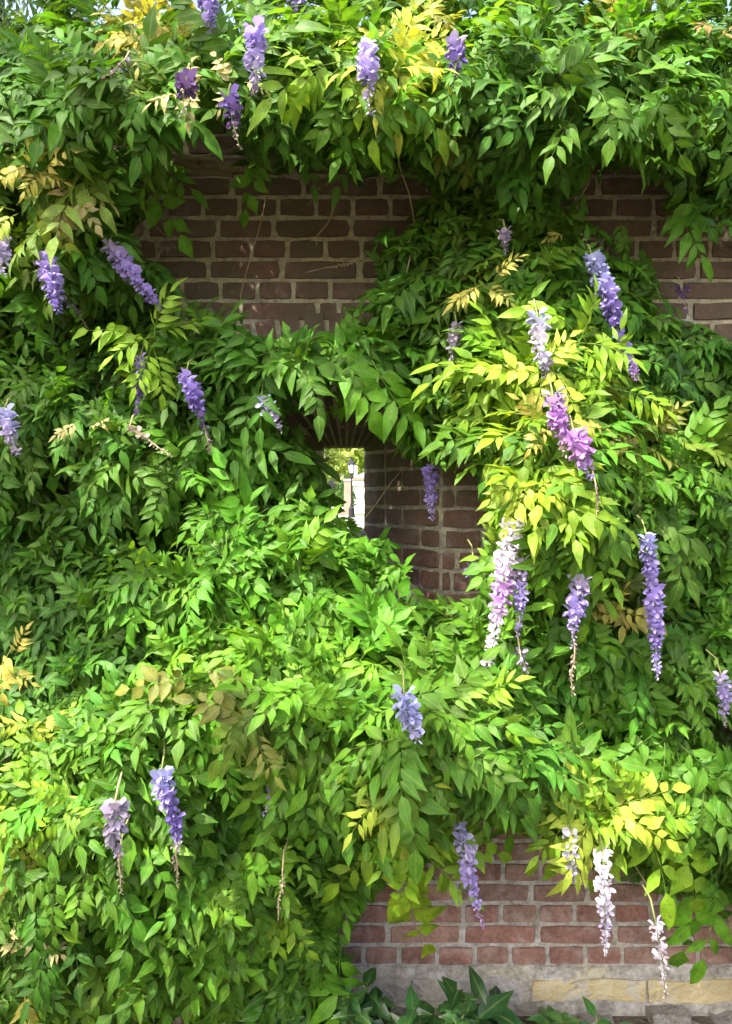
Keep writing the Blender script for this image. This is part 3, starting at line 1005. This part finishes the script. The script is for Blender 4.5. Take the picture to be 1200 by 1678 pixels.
stem(4, [(300, 1690, .15), (220, 1450, .1), (120, 1250, .08), (60, 1000, .08)], .02, .007, .06, 8)
stem(5, [(1230, 1690, .16), (1180, 1400, .1), (1000, 1250, .1), (800, 1200, .1), (650, 1180, .12)], .02, .006, .06, 9)
def tendril(v, pxs, rr=.0022, seed=0, mat=None):
    stem(v, pxs, rr, rr * .6, .1, seed, 'tendril', mat or M_TENDRIL, 0.008)
tendril(0, [(652, 205, .36), (655, 270, .3), (672, 320, .25), (682, 375, .2)], .0024, 1)
tendril(2, [(682, 380, .2), (668, 450, .22), (655, 500, .22)], .0022, 2)
tendril(0, [(435, 320, .12), (425, 370, .1), (408, 440, .08), (395, 492, .08)], .0024, 3)
tendril(0, [(552, 325, .1), (538, 365, .06), (522, 385, .05), (520, 402, .05)], .0024, 4)
tendril(0, [(525, 305, .14), (512, 322, .12), (502, 336, .12)], .0016, 5)
tendril(0, [(960, 220, .3), (968, 260, .26), (965, 300, .22), (950, 325, .2)], .0028, 6)
tendril(5, [(830, 1170, .42), (880, 1230, .46), (915, 1310, .46)], .0028, 7, M_GREENSTEM)
tendril(1, [(240, 355, .2), (268, 385, .1), (315, 395, .04)], .0018, 8)
tendril(5, [(1040, 1420, .46), (1060, 1450, .44), (1075, 1512, .43)], .0018, 9)
tendril(4, [(60, 1400, .46), (35, 1450, .44), (5, 1520, .42)], .0026, 10)
tendril(4, [(165, 1370, .42), (158, 1400, .42), (148, 1432, .42)], .0018, 11)
tendril(4, [(290, 1270, .42), (315, 1300, .42), (332, 1332, .42)], .0022, 12, M_GREENSTEM)
tendril(1, [(595, 850, .02), (640, 790, .06), (655, 775, .08)], .0016, 13)
tendril(2, [(1130, 350, .05), (1100, 345, .02), (1075, 370, .02)], .0014, 14)
tendril(2, [(925, 890, .42), (926, 930, .42), (926, 950, .42)], .0022, 15)
tendril(0, [(545, 160, .4), (520, 175, .4), (505, 195, .4)], .0016, 16)

# ------------------------------------------------------------------ flower racemes
def blossom_mesh(seed, dried=False):
    rr = random.Random(seed)
    V, T, R = [], [], []
    def petal(c, d, nrm, L, W, cup, back, dark=0.0):
        d = d.normalized()
        s = nrm.cross(d).normalized()
        nn = d.cross(s)
        b = len(V)
        for t, wd in ((0.0, .25), (.4, 1.0), (.8, .85)):
            cc = c + d * L * t + nn * (back * L * t * t)
            for u in (-1, 0, 1):
                V.append(cc + s * (W * .5 * wd * u) + nn * (cup * W * abs(u)))
                R.append(max(dark, (0.7 - t * .7) if u else 0.2 + t * .3))
        V.append(c + d * L + nn * (back * L * 1.05))
        R.append(max(dark, 0.5))
        for i in range(2):
            for j in range(2):
                p = b + i * 3 + j
                T.extend([(p, p + 1, p + 4), (p, p + 4, p + 3)])
        T.extend([(b + 6, b + 7, b + 9), (b + 7, b + 8, b + 9)])
    X, Y, Z = Vector((1, 0, 0)), Vector((0, 1, 0)), Vector((0, 0, 1))
    if not dried:
        # pedicel base at the origin, flower opening along +x, banner folded back above, wings and keel below
        petal(X * .35, X * .35 + Z * .9, -X + Z * .3, .85, .95, .10, -.35 + rr.uniform(-.1, .1))
        petal(X * .38 + Y * .06, X * .85 - Z * .35 + Y * .25, Z + Y * .9, .70, .42, .12, -.2, .92)
        petal(X * .38 - Y * .06, X * .85 - Z * .35 - Y * .25, Z - Y * .9, .70, .42, .12, -.2, .8)
    else:
        petal(X * .3, X * .5 - Z * .8, X + Z * .2, .75, .38, .25, .35)
        petal(X * .3 + Y * .05, X * .3 - Z * .9 + Y * .2, X, .60, .26, .2, -.3)
    # pedicel
    b = len(V)
    for p in (Vector((-0.05, 0, 0)), X * .42):
        V.extend([p + Z * .035, p + Y * .035 - Z * .03, p - Y * .035 - Z * .03])
        R.extend([0.9] * 3)
    for kk in range(3):
        a, c = b + kk, b + (kk + 1) % 3
        T.extend([(a, c, c + 3), (a, c + 3, a + 3)])
    return tri_mesh('blossom', np.array([tuple(p) for p in V]), np.array(T), M_PETAL, True, {'rib': R})
BLOSSOM = [blossom_mesh(s) for s in range(4)]
DRIED = [blossom_mesh(40 + s, True) for s in range(3)]

PURPLE, LILAC, PALE, SUN_WHITE, PINK, BLUE, DARKP, DRY, GREYP, STRAW = (.24, .17, .52), (.42, .34, .70), (.58, .52, .76), (.76, .70, .78), (.50, .27, .60), (.38, .40, .66), (.13, .075, .19), (.26, .19, .16), (.34, .29, .38), (.50, .44, .32)  # the near-white petal colour has sun glare painted over pale lilac
# top px, bottom px, extra proud, width (m), colours from top to bottom, dried tail share, fullness, label
RAC = [
    ((340, -20), (346, 52), .14, .040, (PURPLE, LILAC, DARKP), .2, 1, None),
    ((486, -20), (491, 40), .14, .045, (PURPLE, LILAC, DARKP), .2, 1, None),
    ((421, 42), (416, 156), .06, .042, (LILAC, LILAC, PALE, DARKP), .35, 1, None),
    ((599, 70), (606, 186), .06, .038, (PALE, LILAC, GREYP), .35, .9, None),
    ((748, 60), (745, 132), .05, .036, (GREYP, PURPLE, DARKP), .25, .9, None),
    ((306, 118), (299, 192), .10, .040, (DARKP, DARKP, STRAW), .6, .8, 'withered dark purple flower cluster with straw coloured tip'),
    ((374, 152), (393, 242), .10, .038, (PURPLE, DARKP, STRAW), .6, .8, None),
    ((205, 98), (165, 128), .05, .026, (GREYP, DRY), .8, .6, 'withered brown flower cluster'),
    ((0, 385), (4, 450), .05, .048, (PALE, PALE), 0, 1, None),
    ((72, 418), (98, 512), .06, .050, (LILAC, LILAC, PURPLE), .05, 1.15, None),
    ((100, 478), (146, 540), .06, .028, (LILAC, GREYP, DRY), .7, .8, 'fading flower tail with dry brown tip'),
    ((178, 400), (266, 508), .06, .045, (GREYP, LILAC, LILAC, PURPLE), .1, 1.1, None),
    ((230, 585), (224, 680), .05, .036, (LILAC, PURPLE, DARKP), .35, 1, None),
    ((305, 612), (345, 742), .10, .036, (LILAC, PURPLE, DARKP, DRY), .5, 1, None),
    ((428, 652), (462, 708), .06, .036, (BLUE, PALE, PALE), .1, .9, None),
    ((6, 672), (26, 745), .06, .046, (BLUE, PALE, GREYP), .2, 1.1, None),
    ((212, 702), (284, 748), .05, .026, (DRY, STRAW, (.6, .45, .38)), .9, .9, 'dried pinkish flower stalk lying on leaves'),
    ((748, 530), (739, 598), .05, .034, (GREYP, GREYP, PURPLE), .3, 1, None),
    ((828, 376), (829, 418), .13, .026, (GREYP, DARKP), .4, .9, None),
    ((970, 418), (1044, 622), .17, .042, (BLUE, BLUE, LILAC, PURPLE, PURPLE, LILAC, PINK), .06, 1.15, 'long slanting flower trail, blue grey above and vivid mauve below'),
    ((880, 512), (896, 628), .06, .038, (BLUE, SUN_WHITE, PALE, DARKP), .2, 1, None),
    ((905, 640), (926, 745), .07, .046, (GREYP, PINK, PINK, STRAW), .1, 1, None),
    ((940, 705), (972, 786), .07, .046, (PINK, PINK, LILAC), .05, 1.1, None),
    ((708, 765), (708, 852), .20, .036, (PURPLE, LILAC, LILAC), .15, 1.1, None),
    ((776, 918), (772, 955), .05, .030, (DARKP, BLUE), .3, .8, None),
    ((842, 858), (798, 1096), .10, .044, (SUN_WHITE, SUN_WHITE, PINK, SUN_WHITE, SUN_WHITE), .03, 1.0, 'long whitish pink flower trail'),
    ((856, 918), (848, 1042), .05, .030, (GREYP, LILAC, PURPLE), .1, .9, None),
    ((852, 1066), (866, 1112), .06, .030, (GREYP, DARKP), .9, .8, 'shrivelled grey flower remnant'),
    ((950, 950), (940, 1062), .07, .042, (GREYP, LILAC, LILAC, GREYP), .2, 1, None),
    ((942, 1058), (938, 1140), .07, .024, (DRY, STRAW), 1.0, .8, 'dry brown flower tail'),
    ((1060, 878), (1078, 1112), .12, .038, (BLUE, LILAC, LILAC, LILAC, PURPLE, PALE), .04, 1.1, 'long evenly mauve flower trail'),
    ((1182, 1105), (1191, 1192), .06, .030, (PALE, LILAC, GREYP), .2, .9, None),
    ((662, 1135), (684, 1216), .06, .046, (BLUE, BLUE, PALE), .1, .9, None),
    ((752, 1155), (748, 1182), .04, .026, (GREYP, DRY), .9, .6, None),
    ((264, 1266), (292, 1380), .07, .044, (BLUE, LILAC, PURPLE, PURPLE), .1, 1.1, None),
    ((290, 1375), (292, 1452), .07, .020, (GREYP, DRY, STRAW), 1.0, .9, 'dry flower tail'),
    ((187, 1322), (196, 1400), .12, .050, (GREYP, GREYP, GREYP), .85, 1.7, 'withered dark flower cluster'),
    ((196, 1395), (200, 1466), .12, .024, (DRY, STRAW), 1.0, .8, 'dry flower tail'),
    ((450, 1300), (430, 1335), .05, .034, (GREYP, LILAC), .6, .7, None),
    ((463, 1430), (456, 1510), .06, .014, (STRAW, STRAW), 1.0, 1.1, 'bare straw coloured flower stalk'),
    ((752, 1352), (792, 1518), .08, .036, (BLUE, PALE, LILAC, LILAC, PINK), .12, .85, None),
    ((936, 1366), (939, 1442), .08, .030, (SUN_WHITE, PALE, LILAC), .0, .6, None),
    ((988, 1392), (992, 1566), .10, .034, (SUN_WHITE, SUN_WHITE, SUN_WHITE, PALE, SUN_WHITE), .0, .8, 'flower trail coloured sunlit white, hanging before bricks'),
    ((1074, 1508), (1092, 1636), .06, .028, (SUN_WHITE, SUN_WHITE, SUN_WHITE), .0, .42, 'sparse white flower trail on a thin stalk'),
    ((600, 425), (502, 446), .02, .016, (STRAW, STRAW, (.55, .55, .40)), 1.0, .9, 'pale spent flower stalk standing out sideways'),
    ((976, 790), (980, 866), .06, .016, (DARKP, DRY, STRAW), 1.0, .8, None),
    ((1118, 470), (1128, 515), .04, .028, (DARKP, DARKP), .7, .7, None),
]
rr = random.Random(77)
for top, bot, ex, wid, cols, tail, full, lab in RAC:
    mx, my = (top[0] + bot[0]) / 2, (top[1] + bot[1]) / 2
    # the flower hangs clear of the foliage behind it
    d = max(depth(top[0], top[1]), depth(mx, my), depth(bot[0], bot[1]) * 0.9) + ex + 0.07
    if inside(BARE_E, mx, my):
        d = 0.28
    if inside(BARE_U, mx, my):
        d = 0.10
    if my > 1390 and mx > 700:
        d = 0.66
    v = vine_of(mx, my)
    vo = vines[v]
    A, B = at(top[0], top[1], d), at(bot[0], bot[1], d)
    Ln = (B - A).length
    seed = rr.random() * 50
    npt = 7
    axis = []
    for i in range(npt):
        t = i / (npt - 1)
        p = A.lerp(B, t)
        b = noise.noise_vector(Vector((seed, t * 2.2, 0))) * 0.012 * math.sin(math.pi * t)
        axis.append(p + b)
    m = MB()
    lead = [A + Vector((rr.uniform(-.01, .01), 0.07, 0.05)), A + Vector((0, 0.03, 0.035))]
    rad = [0.0022] * 2 + [0.0020 * (1 - 0.6 * i / npt) for i in range(npt)]
    m.tube(lead + axis, rad, 5)
    ro = m.build('flower_raceme', M_GREENSTEM if tail < .8 else M_TENDRIL, vo, True, loc=A - vo.location)
    # MB.build subtracts loc and parent location
    if lab:
        ro['label'] = lab
    nb = max(6, int(Ln * 300 * full))
    for i in range(nb):
        t = (i + 0.5) / nb
        j = t * (npt - 1)
        k0 = min(npt - 2, int(j))
        c = axis[k0].lerp(axis[k0 + 1], j - k0)
        if rr.random() < 0.08 + 0.3 * max(0, noise.noise(Vector((seed, t * 9, 4)))) and full > .5:
            continue
        dry = t > 1 - tail and rr.random() < 0.85
        th = i * 2.399 + rr.uniform(-.35, .35)
        taper = (0.75 + 0.5 * math.sin(math.pi * min(1, t * 1.1 + .15))) * (1.0 - 0.35 * t)
        ox = Vector((math.cos(th), math.sin(th), rr.uniform(-.5, .15))).normalized()
        size = wid * rr.uniform(0.72, 1.0) * taper * (1 + 0.45 * noise.noise(Vector((seed, t * 6, 9)))) * (0.62 if dry else 0.74)
        size = min(size, .030)
        zz = (UP - ox * UP.dot(ox)).normalized()
        yy = zz.cross(ox)
        tw = rr.gauss(0, .35)
        zz, yy = zz * math.cos(tw) + yy * math.sin(tw), yy * math.cos(tw) - zz * math.sin(tw)
        o = bpy.data.objects.new('blossom', (DRIED if dry else BLOSSOM)[rr.randrange(3)])
        C.objects.link(o)
        o.parent = ro
        loc = c - A
        o.matrix_basis = Matrix(((ox.x * size, yy.x * size, zz.x * size, loc.x), (ox.y * size, yy.y * size, zz.y * size, loc.y), (ox.z * size, yy.z * size, zz.z * size, loc.z), (0, 0, 0, 1)))
        q = t * (len(cols) - 1)
        q0 = min(len(cols) - 2, int(q))
        cc = [cols[q0][z_] * (1 - q + q0) + cols[q0 + 1][z_] * (q - q0) for z_ in range(3)]
        kq = rr.uniform(.8, 1.18)
        o.color = (min(.85, cc[0] * kq), min(.85, cc[1] * kq), min(.88, cc[2] * kq), 1)

# ------------------------------------------------------------------ low plants at the wall foot
def simple_leaf(seed, L, W):
    r_ = random.Random(seed)
    V, T, R = [], [], []
    leaflet(V, T, R, Vector((0, 0, 0)), Vector((1, 0, 0)), Vector((0, 0, 1)), L, W, r_.uniform(.1, .4), r_.uniform(.1, .35), r_.uniform(-.2, .2))
    return tri_mesh('leaf', np.array([tuple(p) for p in V]), np.array(T), M_EVER, True, {'rib': [q_[0] for q_ in R], 'along': [q_[1] for q_ in R]})
EVER = [simple_leaf(s, 0.072, 0.040) for s in range(5)]
BIG = [simple_leaf(20 + s, 0.16, 0.062) for s in range(3)]
def low_plant(name, label, px, d, width, height, n_stem, n_leaf, meshes, col, seed, scale=1.0, lean=0.35):
    r_ = random.Random(seed)
    base = at(px, 1660, d)
    base.z = 0
    e = empty(name, base)
    tag(e, label, 'plant')
    for s in range(n_stem):
        ax = r_.uniform(-.5, .5) * width
        h = height * r_.uniform(.55, 1.0) * (1 - 0.5 * abs(ax / width) ** 2)
        p0 = Vector((ax * .5, r_.uniform(-.05, .03), 0))
        p2 = Vector((ax + r_.gauss(0, .02), r_.uniform(-.12, .06), h))
        p1 = p0.lerp(p2, .5) + Vector((r_.gauss(0, .015), r_.gauss(0, .015), .02))
        line = [p0, p0.lerp(p1, .5), p1, p1.lerp(p2, .6), p2]
        m = MB()
        m.tube([p + base for p in line], [.0028, .0026, .0023, .0018, .0012], 5)
        m.build('stem', M_GREENSTEM, e, True)
        for k_ in range(n_leaf):
            t = 0.25 + 0.75 * (k_ + .5) / n_leaf
            j = t * 4
            a = min(3, int(j))
            c = line[a].lerp(line[a + 1], j - a)
            th = k_ * 2.4 + r_.uniform(-.5, .5) + s
            x = Vector((math.cos(th), math.sin(th) - .25, r_.uniform(-.25, .75))).normalized()
            nz = (UP * .8 + OUT * .55 + Vector((r_.gauss(0, .2), 0, 0)))
            zz = (nz - x * nz.dot(x)).normalized()
            yy = zz.cross(x)
            sz = scale * r_.uniform(.7, 1.15)
            o = bpy.data.objects.new('leaf', meshes[r_.randrange(len(meshes))])
            C.objects.link(o)
            o.parent = e
            o.matrix_basis = Matrix(((x.x * sz, yy.x * sz, zz.x * sz, c.x), (x.y * sz, yy.y * sz, zz.y * sz, c.y), (x.z * sz, yy.z * sz, zz.z * sz, c.z), (0, 0, 0, 1)))
            kq = r_.uniform(.7, 1.3)
            o.color = (col[0] * kq * r_.uniform(.85, 1.2), col[1] * kq, col[2] * kq, 1)
    return e
low_plant('evergreen_shrub', 'low dark green evergreen shrub growing against the wall foot', 650, .28, .42, .30, 22, 11, EVER, (.030, .085, .020), 1)
low_plant('evergreen_shrub', 'deep green evergreen shrub tucked under the hanging wisteria hem', 480, .26, .34, .22, 15, 11, EVER, (.026, .075, .018), 2)
low_plant('broadleaf_weed', 'tall weed with long dark leaves standing against the wall foot', 795, .16, .06, .22, 4, 4, BIG, (.025, .085, .022), 3, .9)
low_plant('broadleaf_weed', 'weed with broad glossy leaves beside the yellow plinth stones', 985, .20, .14, .14, 5, 4, BIG, (.035, .105, .022), 4, .6)
low_plant('broadleaf_weed', 'small leafy weed on the rubble footing', 900, .18, .14, .11, 7, 6, EVER, (.045, .12, .025), 5, .9)
low_plant('broadleaf_weed', 'mossy little weed between footing stones, under white flower trail', 1120, .14, .10, .05, 4, 5, EVER, (.06, .10, .02), 6, .5)

# ------------------------------------------------------------------ trees and things beyond the wall
def tree(name, label, loc, h, crown, n, leaf, col, seed, droop=0.0, trunk_r=0.25, group=None, clumps=26):
    """crown: (rx, ry, rz, zc)"""
    r_ = np.random.default_rng(seed)
    rp = random.Random(seed)
    e = empty(name, loc)
    tag(e, label, 'tree', group)
    L = Vector(loc)
    m = MB()
    rx, ry, rz, zc = crown
    cs_ = []
    for _ in range(clumps):
        v = r_.normal(size=3)
        v /= np.linalg.norm(v)
        q = r_.random() ** 0.4 * 0.86
        cs_.append(np.array([v[0] * rx * q, v[1] * ry * q, zc + v[2] * rz * q]))
    m.tube([L, L + Vector((.1, 0, zc * .45)), L + Vector((-.1, .1, zc)), L + Vector((.05, 0, zc + rz * .6))], [trunk_r, trunk_r * .75, trunk_r * .5, trunk_r * .15], 8)
    m.build('trunk', M_BARK, e, True)
    m = MB()
    for c in cs_[:12]:
        a = Vector((0, 0, zc * rp.uniform(.55, .9)))
        b = Vector(c)
        m.tube([a + L, a.lerp(b, .5) + Vector((0, 0, .05 * h)) + L, b + L], [trunk_r * .35, trunk_r * .2, trunk_r * .06], 5)
    m.build('limb', M_BARK, e, True)
    C0 = np.array(cs_)
    w_ = r_.integers(0, clumps, n)
    cr = 0.30 * (rx * ry * rz) ** (1 / 3)
    p = C0[w_] + r_.normal(size=(n, 3)) * cr * np.array([.8, .8, .55])
    if droop:
        p[:, 2] -= np.abs(r_.normal(size=n)) * droop
    d = r_.normal(size=(n, 3))
    d[:, 2] = d[:, 2] * .5 - .25 - (1.4 if droop else 0)
    d /= np.linalg.norm(d, axis=1)[:, None]
    s = np.cross(d, r_.normal(size=(n, 3)))
    s /= np.linalg.norm(s, axis=1)[:, None]
    sz = leaf * r_.uniform(.7, 1.3, n)[:, None]
    wv = 0.24 if not droop else 0.12
    nn_ = np.cross(d, s)
    quad = np.stack([p, p + d * sz * .5 + s * sz * wv + nn_ * sz * .06, p + d * sz, p + d * sz * .5 - s * sz * wv + nn_ * sz * .06], 1).reshape(-1, 3)
    base = np.arange(n)[:, None] * 4
    T = np.concatenate([base + np.array([[0, 1, 2]]), base + np.array([[0, 2, 3]])], 0)
    k_ = r_.uniform(.65, 1.35, n)
    kc = r_.uniform(.75, 1.25, clumps)[w_]
    cc = np.ones((n, 4))
    cc[:, :3] = np.array(col) * (k_ * kc)[:, None]
    cc = np.repeat(cc, 4, 0)
    me = tri_mesh('crown', quad, T, M_TREE, False, {'rib': np.ones(n * 4)}, cc)
    o = obj('crown', me, e)
    return e, o
M_TREE = leaf_mat('tree_leaf', 'tint', 0.38, 0.5, 0.3, False)

tree('weeping_tree', 'dark drooping tree rising behind the overgrown wall top', (-8.3, 15.0, 0), 14, (2.1, 2.0, 4.6, 9.6), 12000, .42, (.035, .075, .025), 3, 1.1, .3, clumps=34)
tree('broadleaf_tree', 'fresh green tree behind the wall, next to the drooping dark tree', (-4.4, 13.5, 0), 11, (2.8, 2.4, 3.0, 7.6), 9000, .26, (.09, .20, .03), 4, 0, .25, 'trees beyond the wall')
tree('broadleaf_tree', 'second fresh green tree behind the wall, farther from the drooping dark tree', (6.8, 14.5, 0), 11, (3.6, 2.6, 3.2, 8.3), 9000, .26, (.10, .22, .03), 5, 0, .25, 'trees beyond the wall')
for i_, (px, dy, hh, rx, col, lab) in enumerate([
        (500, 84, 13, 4.2, (.30, .38, .10), 'pale green tree far off beyond the low stone wall'), (552, 96, 15, 4.6, (.34, .42, .12), 'tall pale green tree far behind the street lamp'),
        (598, 104, 16, 5.0, (.32, .40, .10), 'tall pale green tree far behind the white house'), (650, 92, 14, 4.5, (.28, .36, .09), 'pale green tree far off beside the white house'),
        (455, 98, 15, 5.0, (.30, .38, .10), 'far pale green tree at the end of the tree line')]):
    X = (px - CX) * (dy + 2.55) / F
    tree('distant_tree', lab, (X, dy, 0), hh, (rx, rx * .8, hh * .36, hh * .58), 3600, .75, col, 30 + i_, 0, .3, 'distant trees', 22)
for i_, (px, dy, hh, rx, lab) in enumerate([(548, 75.5, 2.9, 1.35, 'dark green rounded bush behind the low stone wall'), (530, 75.0, 3.3, 1.2, 'taller dark bush behind the low stone wall'), (505, 76, 3.0, 1.4, 'outer dark bush behind the low stone wall'), (568, 74.6, 3.9, 0.8, 'narrow bush rising behind the stone gate pier')]):
    X = (px - CX) * (dy + 2.55) / F
    e, o = tree('garden_bush', lab, (X, dy, 0), hh, (rx, .8, hh * .42, hh * .5), 2200, .22, (.05, .12, .025), 50 + i_, 0, .06, None, 18)
    e['category'] = 'bush'

def bx(m, x0, x1, y0, y1, z0, z1):
    m.box((x0, y0, z0), (x1, y1, z1))
# low stone wall at 72 m
def X_at(px, y):
    return (px - CX) * (y + 2.55) / F
YW = 71.0
lw = empty('low_stone_wall', (X_at(520, YW), YW, 0))
tag(lw, 'low pale stone wall along the road seen through the loophole', 'wall')
m = MB(); bx(m, X_at(430, YW), X_at(563, YW), YW, YW + .4, 0, .62); m.build('wall_body', M_PALESTONE, lw)
m = MB(); bx(m, X_at(430, YW), X_at(563, YW), YW - .06, YW + .46, .62, .76); m.build('coping', M_WHITE, lw)
pier = empty('gate_pier', (X_at(570, YW), YW, 0))
tag(pier, 'square beige stone gate pier behind the lamp post', 'gate pier')
m = MB(); bx(m, X_at(564, YW), X_at(577, YW), YW - .1, YW + .6, 0, 3.2); m.build('shaft', M_PALESTONE, pier)
m = MB(); bx(m, X_at(563, YW), X_at(578, YW), YW - .16, YW + .66, 3.2, 3.36); m.build('cap', M_WHITE, pier)
m = MB(); bx(m, X_at(563.2, YW), X_at(577.8, YW), YW - .14, YW + .64, 0, .35); m.build('base', M_PALESTONE, pier)
YH = 78.0
hs = empty('white_house', (X_at(610, YH), YH, 0))
tag(hs, 'white rendered house seen through the loophole beside the gate pier', 'house')
x0, x1 = X_at(577.5, YH), X_at(680, YH)
m = MB(); bx(m, x0, x1, YH, YH + 6, 0, 3.4); m.build('facade', M_WHITE, hs)
m = MB(); bx(m, x0 - .12, x1 + .12, YH - .12, YH + 6.1, 3.4, 3.62); m.build('cornice', M_PALESTONE, hs)
m = MB(); bx(m, x0 - .02, x1, YH - .05, YH - .003, 2.75, 2.9); m.build('string_course', M_PALESTONE, hs)
m = MB(); m.add([(x0, YH, 3.62), (x1, YH, 3.62), (x1, YH + 6, 3.62), (x0, YH + 6, 3.62), (x0 + 1.5, YH + 3, 4.5), (x1 - 1.5, YH + 3, 4.5)], [(0, 1, 5, 4), (1, 2, 5), (2, 3, 4, 5), (3, 0, 4)]); rf = m.build('roof', M_SLATE, hs)
m = MB(); bx(m, X_at(580.5, YH + 3), X_at(585.5, YH + 3), YH + 2.4, YH + 2.9, 3.7, 5.0); ch = m.build('chimney', M_WHITE, hs)
for wx in (604, 630, 655):
    wa, wb = X_at(wx - 6, YH), X_at(wx + 6, YH)
    m = MB(); bx(m, wa, wb, YH - .04, YH + .02, 1.0, 2.4); wn = m.build('window', M_WHITE, hs)
    m = MB(); bx(m, wa + .08, wb - .08, YH - .06, YH - .042, 1.08, 2.32); pn = m.build('pane', M_DARKGLASS, hs); 
    pn.parent = wn
# the street lamp
YL = 62.5
lx = X_at(576.5, YL)
lamp = empty('street_lamp', (lx, YL, 0))
tag(lamp, 'black iron lamp post with glazed lantern seen through the loophole', 'street lamp')
zt = CAM.z + (HY - 748) * (YL + 2.55) / F
m = MB(); m.lathe((lx, YL, 0), [(.30, 0), (.30, .12), (.24, .16), (.24, .75), (.17, .85), (.13, 1.0)], 10); m.build('base', M_IRON, lamp, False)
m = MB(); m.lathe((lx, YL, 0), [(.10, 1.0), (.075, 1.2), (.065, 3.2), (.09, 3.22), (.09, 3.3), (.05, 3.34), (.05, zt - 1.45)], 10); m.build('post', M_IRON, lamp, True)
m = MB(); m.tube([(lx - .38, YL, zt - 1.75), (lx + .38, YL, zt - 1.75)], .025, 6); m.build('ladder_bar', M_IRON, lamp)
zb = zt - 1.45
m = MB(); m.lathe((lx, YL, 0), [(.12, zb), (.20, zb + .05), (.20, zb + .08)], 6); m.build('lantern_tray', M_IRON, lamp)
m = MB(); m.lathe((lx, YL, 0), [(.17, zb + .08), (.33, zb + .78)], 6); gl = m.build('lantern_glass', M_GLASS, lamp)
for a in range(6):
    q_ = a * math.pi / 3
    m = MB(); m.tube([(lx + .18 * math.cos(q_), YL + .18 * math.sin(q_), zb + .08), (lx + .34 * math.cos(q_), YL + .34 * math.sin(q_), zb + .78)], .022, 4); m.build('glazing_bar', M_IRON, lamp)
m = MB(); m.lathe((lx, YL, 0), [(.42, zb + .78), (.42, zb + .82), (.30, zb + .98), (.12, zb + 1.14), (.10, zb + 1.2), (.14, zb + 1.24), (.05, zb + 1.32), (.08, zb + 1.38), (.02, zb + 1.45)], 10); m.build('lantern_roof', M_IRON, lamp)

# ------------------------------------------------------------------ unseen tree behind the viewer, crown carved to dapple the wall
SUN_PATCHES = [(400, 1490, 80), (210, 1470, 70), (510, 1560, 55), (420, 1040, 55), (560, 1010, 45), (240, 1150, 50), (380, 1200, 50), (90, 1440, 60), (870, 1180, 50), (300, 840, 40), (650, 100, 85), (235, 45, 55), (70, 310, 80), (420, 70, 40), (60, 440, 50), (890, 560, 55), (900, 660, 85), (870, 770, 90), (900, 860, 75), (830, 960, 65), (805, 1060, 40), (960, 975, 40), (1075, 950, 50), (1080, 1070, 40),
         (985, 1340, 120), (990, 1470, 60), (1085, 1570, 45), (680, 1390, 70), (775, 1400, 55), (640, 1300, 60), (50, 1330, 100), (40, 1560, 70), (150, 1200, 60), (60, 1190, 45), (20, 1080, 30), (540, 600, 60), (470, 880, 50), (560, 870, 50), (1150, 780, 55), (1010, 120, 50),
         (150, 690, 40), (320, 1000, 50), (460, 1060, 45), (700, 1150, 45), (1180, 130, 40), (330, 1500, 40), (480, 1540, 45), (880, 150, 30), (1030, 590, 40), (560, 60, 30), (850, 30, 40), (130, 120, 60), (700, 510, 35), (1110, 1250, 40)]
e, o = tree('unseen_shade_tree', 'unseen leafy tree opposite the wall, crown gaps cut to dapple it with sun', (-4.9, -6.4, 0), 11, (2.75, 2.6, 2.3, 8.3), 100, .2, (.06, .13, .02), 90, 0, .22, None, 40)
def carved_crown():
    r_ = np.random.default_rng(4)
    cen = np.array([-4.15, -5.1, 8.4])
    s = np.array(SUN)
    n = 15000
    v = r_.normal(size=(n, 3))
    v /= np.linalg.norm(v, axis=1)[:, None]
    p = cen + v * (r_.random(n) ** (1 / 2.6))[:, None] * np.array([3.1, 3.0, 2.6])
    # gaps cut along the sun lines so sun patches land on the wall
    keep = np.ones(n, bool)
    for px, py, rad in SUN_PATCHES:
        c = np.array(at(px, py, min(.45, depth(px, py))))
        t = p - c
        al = t @ s
        dist = np.linalg.norm(t - al[:, None] * s, axis=1)
        keep &= dist > rad / 560.0 * 1.0 + 0.095
    p = p[keep]
    n = len(p)
    d = r_.normal(size=(n, 3))
    d[:, 2] -= .5
    d /= np.linalg.norm(d, axis=1)[:, None]
    w_ = np.cross(d, r_.normal(size=(n, 3)))
    w_ /= np.linalg.norm(w_, axis=1)[:, None]
    sz = r_.uniform(.13, .24, n)[:, None]
    quad = np.stack([p, p + d * sz * .5 + w_ * sz * .32, p + d * sz, p + d * sz * .5 - w_ * sz * .32], 1).reshape(-1, 3)
    base = np.arange(n)[:, None] * 4
    T = np.concatenate([base + np.array([[0, 1, 2]]), base + np.array([[0, 2, 3]])], 0)
    cc = np.ones((n, 4))
    cc[:, :3] = np.array((.06, .13, .02)) * r_.uniform(.7, 1.3, n)[:, None]
    return tri_mesh('crown', quad - np.array(e.location), T, M_TREE, False, {'rib': np.ones(n * 4)}, np.repeat(cc, 4, 0))
o.data = carved_crown()
print('leaves', nrec, 'parts', len(PART), 'bricks', n_brick, 'objects', len(bpy.data.objects))
